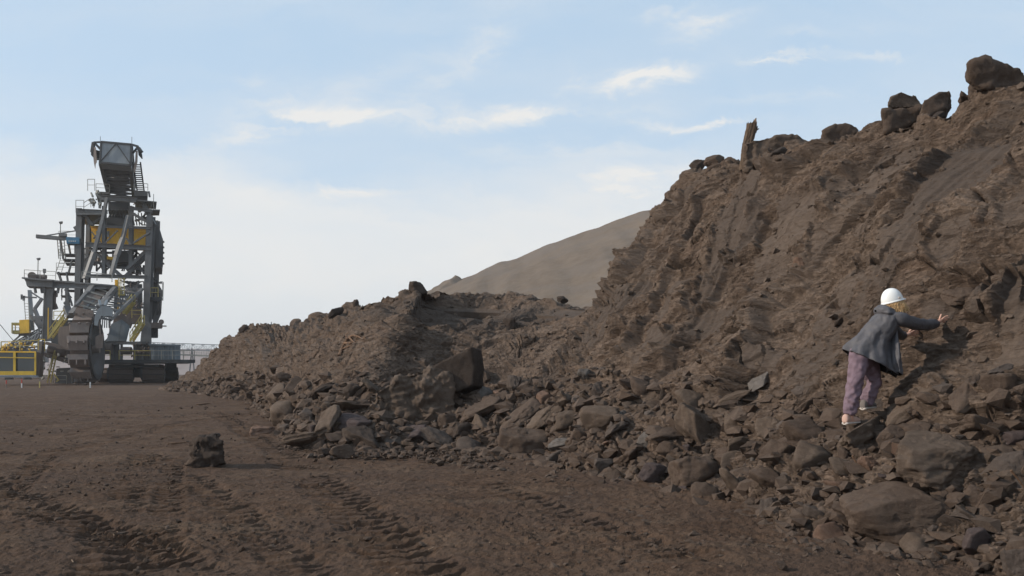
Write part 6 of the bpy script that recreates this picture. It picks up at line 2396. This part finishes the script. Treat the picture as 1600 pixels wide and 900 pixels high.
# hair: wavy locks falling from under the brim
mb = MB()
rn = random.Random(21)
for k in range(170):
    th = rn.uniform(math.radians(150), math.radians(385))
    a = Vector(hp(0.108 * math.cos(th), 0.094 * math.sin(th), -0.002)) + Vector(PO)
    L_ = rn.uniform(0.09, 0.165) * (1.0 if math.cos(th) > -0.6 else 0.75)
    end = a + Vector((rn.uniform(-0.015, 0.06) + 0.02, -0.045 + rn.uniform(-0.02, 0.015), -L_))
    end = end * 0.93 + (Vector(Q(1403, 487, YB - 0.10))) * 0.07
    n_ = 7
    w1, w2, ph = rn.uniform(0.006, 0.018), rn.uniform(0.004, 0.014), rn.uniform(0, 6)
    prev = a
    for i in range(1, n_ + 1):
        t = i / n_
        p = a.lerp(end, t) + Vector((w1 * math.sin(ph + t * 9), w2 * math.cos(ph + t * 8), 0))
        mb.tube(tuple(prev), tuple(p), 0.0050 * (1.15 - t * 0.6), 5, 0.0055 * (1.15 - (t + 1 / n_) * 0.6) if i < n_ else 0.001)
        prev = p
hr = mb.build('hair', MAT['hair'], person)


# shoes
def shoe(heel, toe_, mat, label, h=0.10, w=0.05):
    heel, toe_ = Vector(heel), Vector(toe_)
    d_ = (toe_ - heel)
    d2 = Vector((d_.x, d_.y, 0)).normalized()
    sd2 = d2.cross(Vector((0, 0, 1)))
    ks = []
    for t, ww, hh, zo in ((-0.04, 0.45, 0.9, 0.50), (0.0, 0.8, 1.1, 0.58), (0.12, 0.9, 1.25, 0.64), (0.3, 0.9, 1.25, 0.64), (0.45, 0.95, 1.05, 0.55), (0.65, 1.05, 0.85, 0.45), (0.85, 1.0, 0.70, 0.38), (0.97, 0.75, 0.55, 0.31), (1.02, 0.3, 0.3, 0.25)):
        c = heel + d_ * t + Vector((0, 0, zo * h))
        ks.append((c, sd2 * w * ww, Vector((0, 0, 1)) * hh * h * 0.5, 0.01))
    V_, F_ = lofted(interp_rings(ks, 26), 24, seed=3, close_top=True)
    me_ = bpy.data.meshes.new('shoe')
    me_.from_pydata(V_, [], F_)
    for p in me_.polygons:
        p.use_smooth = True
    o = link('shoe', me_, mat, person)
    o['label'] = label
    ks = [(k_[0] - Vector((0, 0, k_[0].z - (heel + d_ * t_).z - 0.012)), k_[1] * 1.08, Vector((0, 0, 0.017)), 0) for k_, t_ in zip(ks, (-0.04, 0, 0.12, 0.3, 0.45, 0.65, 0.85, 0.97, 1.02))]
    V_, F_ = lofted(interp_rings(ks, 22), 20, seed=3, close_top=True)
    me_ = bpy.data.meshes.new('sole')
    me_.from_pydata(V_, [], F_)
    link('sole', me_, MAT['sole'], o)
    mbl = MB()
    for k_ in range(4):
        c = heel + d_ * (0.40 + 0.08 * k_) + Vector((0, 0, h * (1.0 - 0.12 * k_)))
        mbl.tube(tuple(c - sd2 * 0.022), tuple(c + sd2 * 0.022), 0.003, 5)
    mbl.build('lace', MAT['sole'], o)
    return o


shoe(Q(1320, 663, YB - 0.12), Q(1341, 661, YB + 0.02), MAT['shoe'], 'pinkish beige shoe')
shoe(Q(1348, 640, YB + 0.06), Q(1366, 637, YB + 0.20), MAT['boot'], 'grey boot on the flat stone', 0.10)
# ------------------------------------------------------------------ thin autumn haze over the pit
mh = bpy.data.materials.new('haze')
mh.use_nodes = True
mh.node_tree.nodes.clear()
th_ = NT(mh.node_tree)
pv = th_.n('ShaderNodeVolumePrincipled')
pv.inputs['Color'].default_value = (0.90, 0.93, 0.97, 1)
pv.inputs['Density'].default_value = 0.00028
pv.inputs['Anisotropy'].default_value = 0.2
oo = th_.n('ShaderNodeOutputMaterial')
mh.node_tree.links.new(pv.outputs[0], oo.inputs['Volume'])
zlo, zhi = -24.0, 75.0
HX0 = 2700.0
V = [(x * HX0 * 4, y, z) for x in (-1, 1) for y in (-60.0, HX0) for z in (zlo, zhi)]
F = [(0, 1, 3, 2), (4, 6, 7, 5), (0, 4, 5, 1), (2, 3, 7, 6), (0, 2, 6, 4), (1, 5, 7, 3)]
me = bpy.data.meshes.new('haze')
me.from_pydata(V, [], F)
tag(link('haze', me, mh), 'thin pale haze in the air over the pit', kind='stuff')
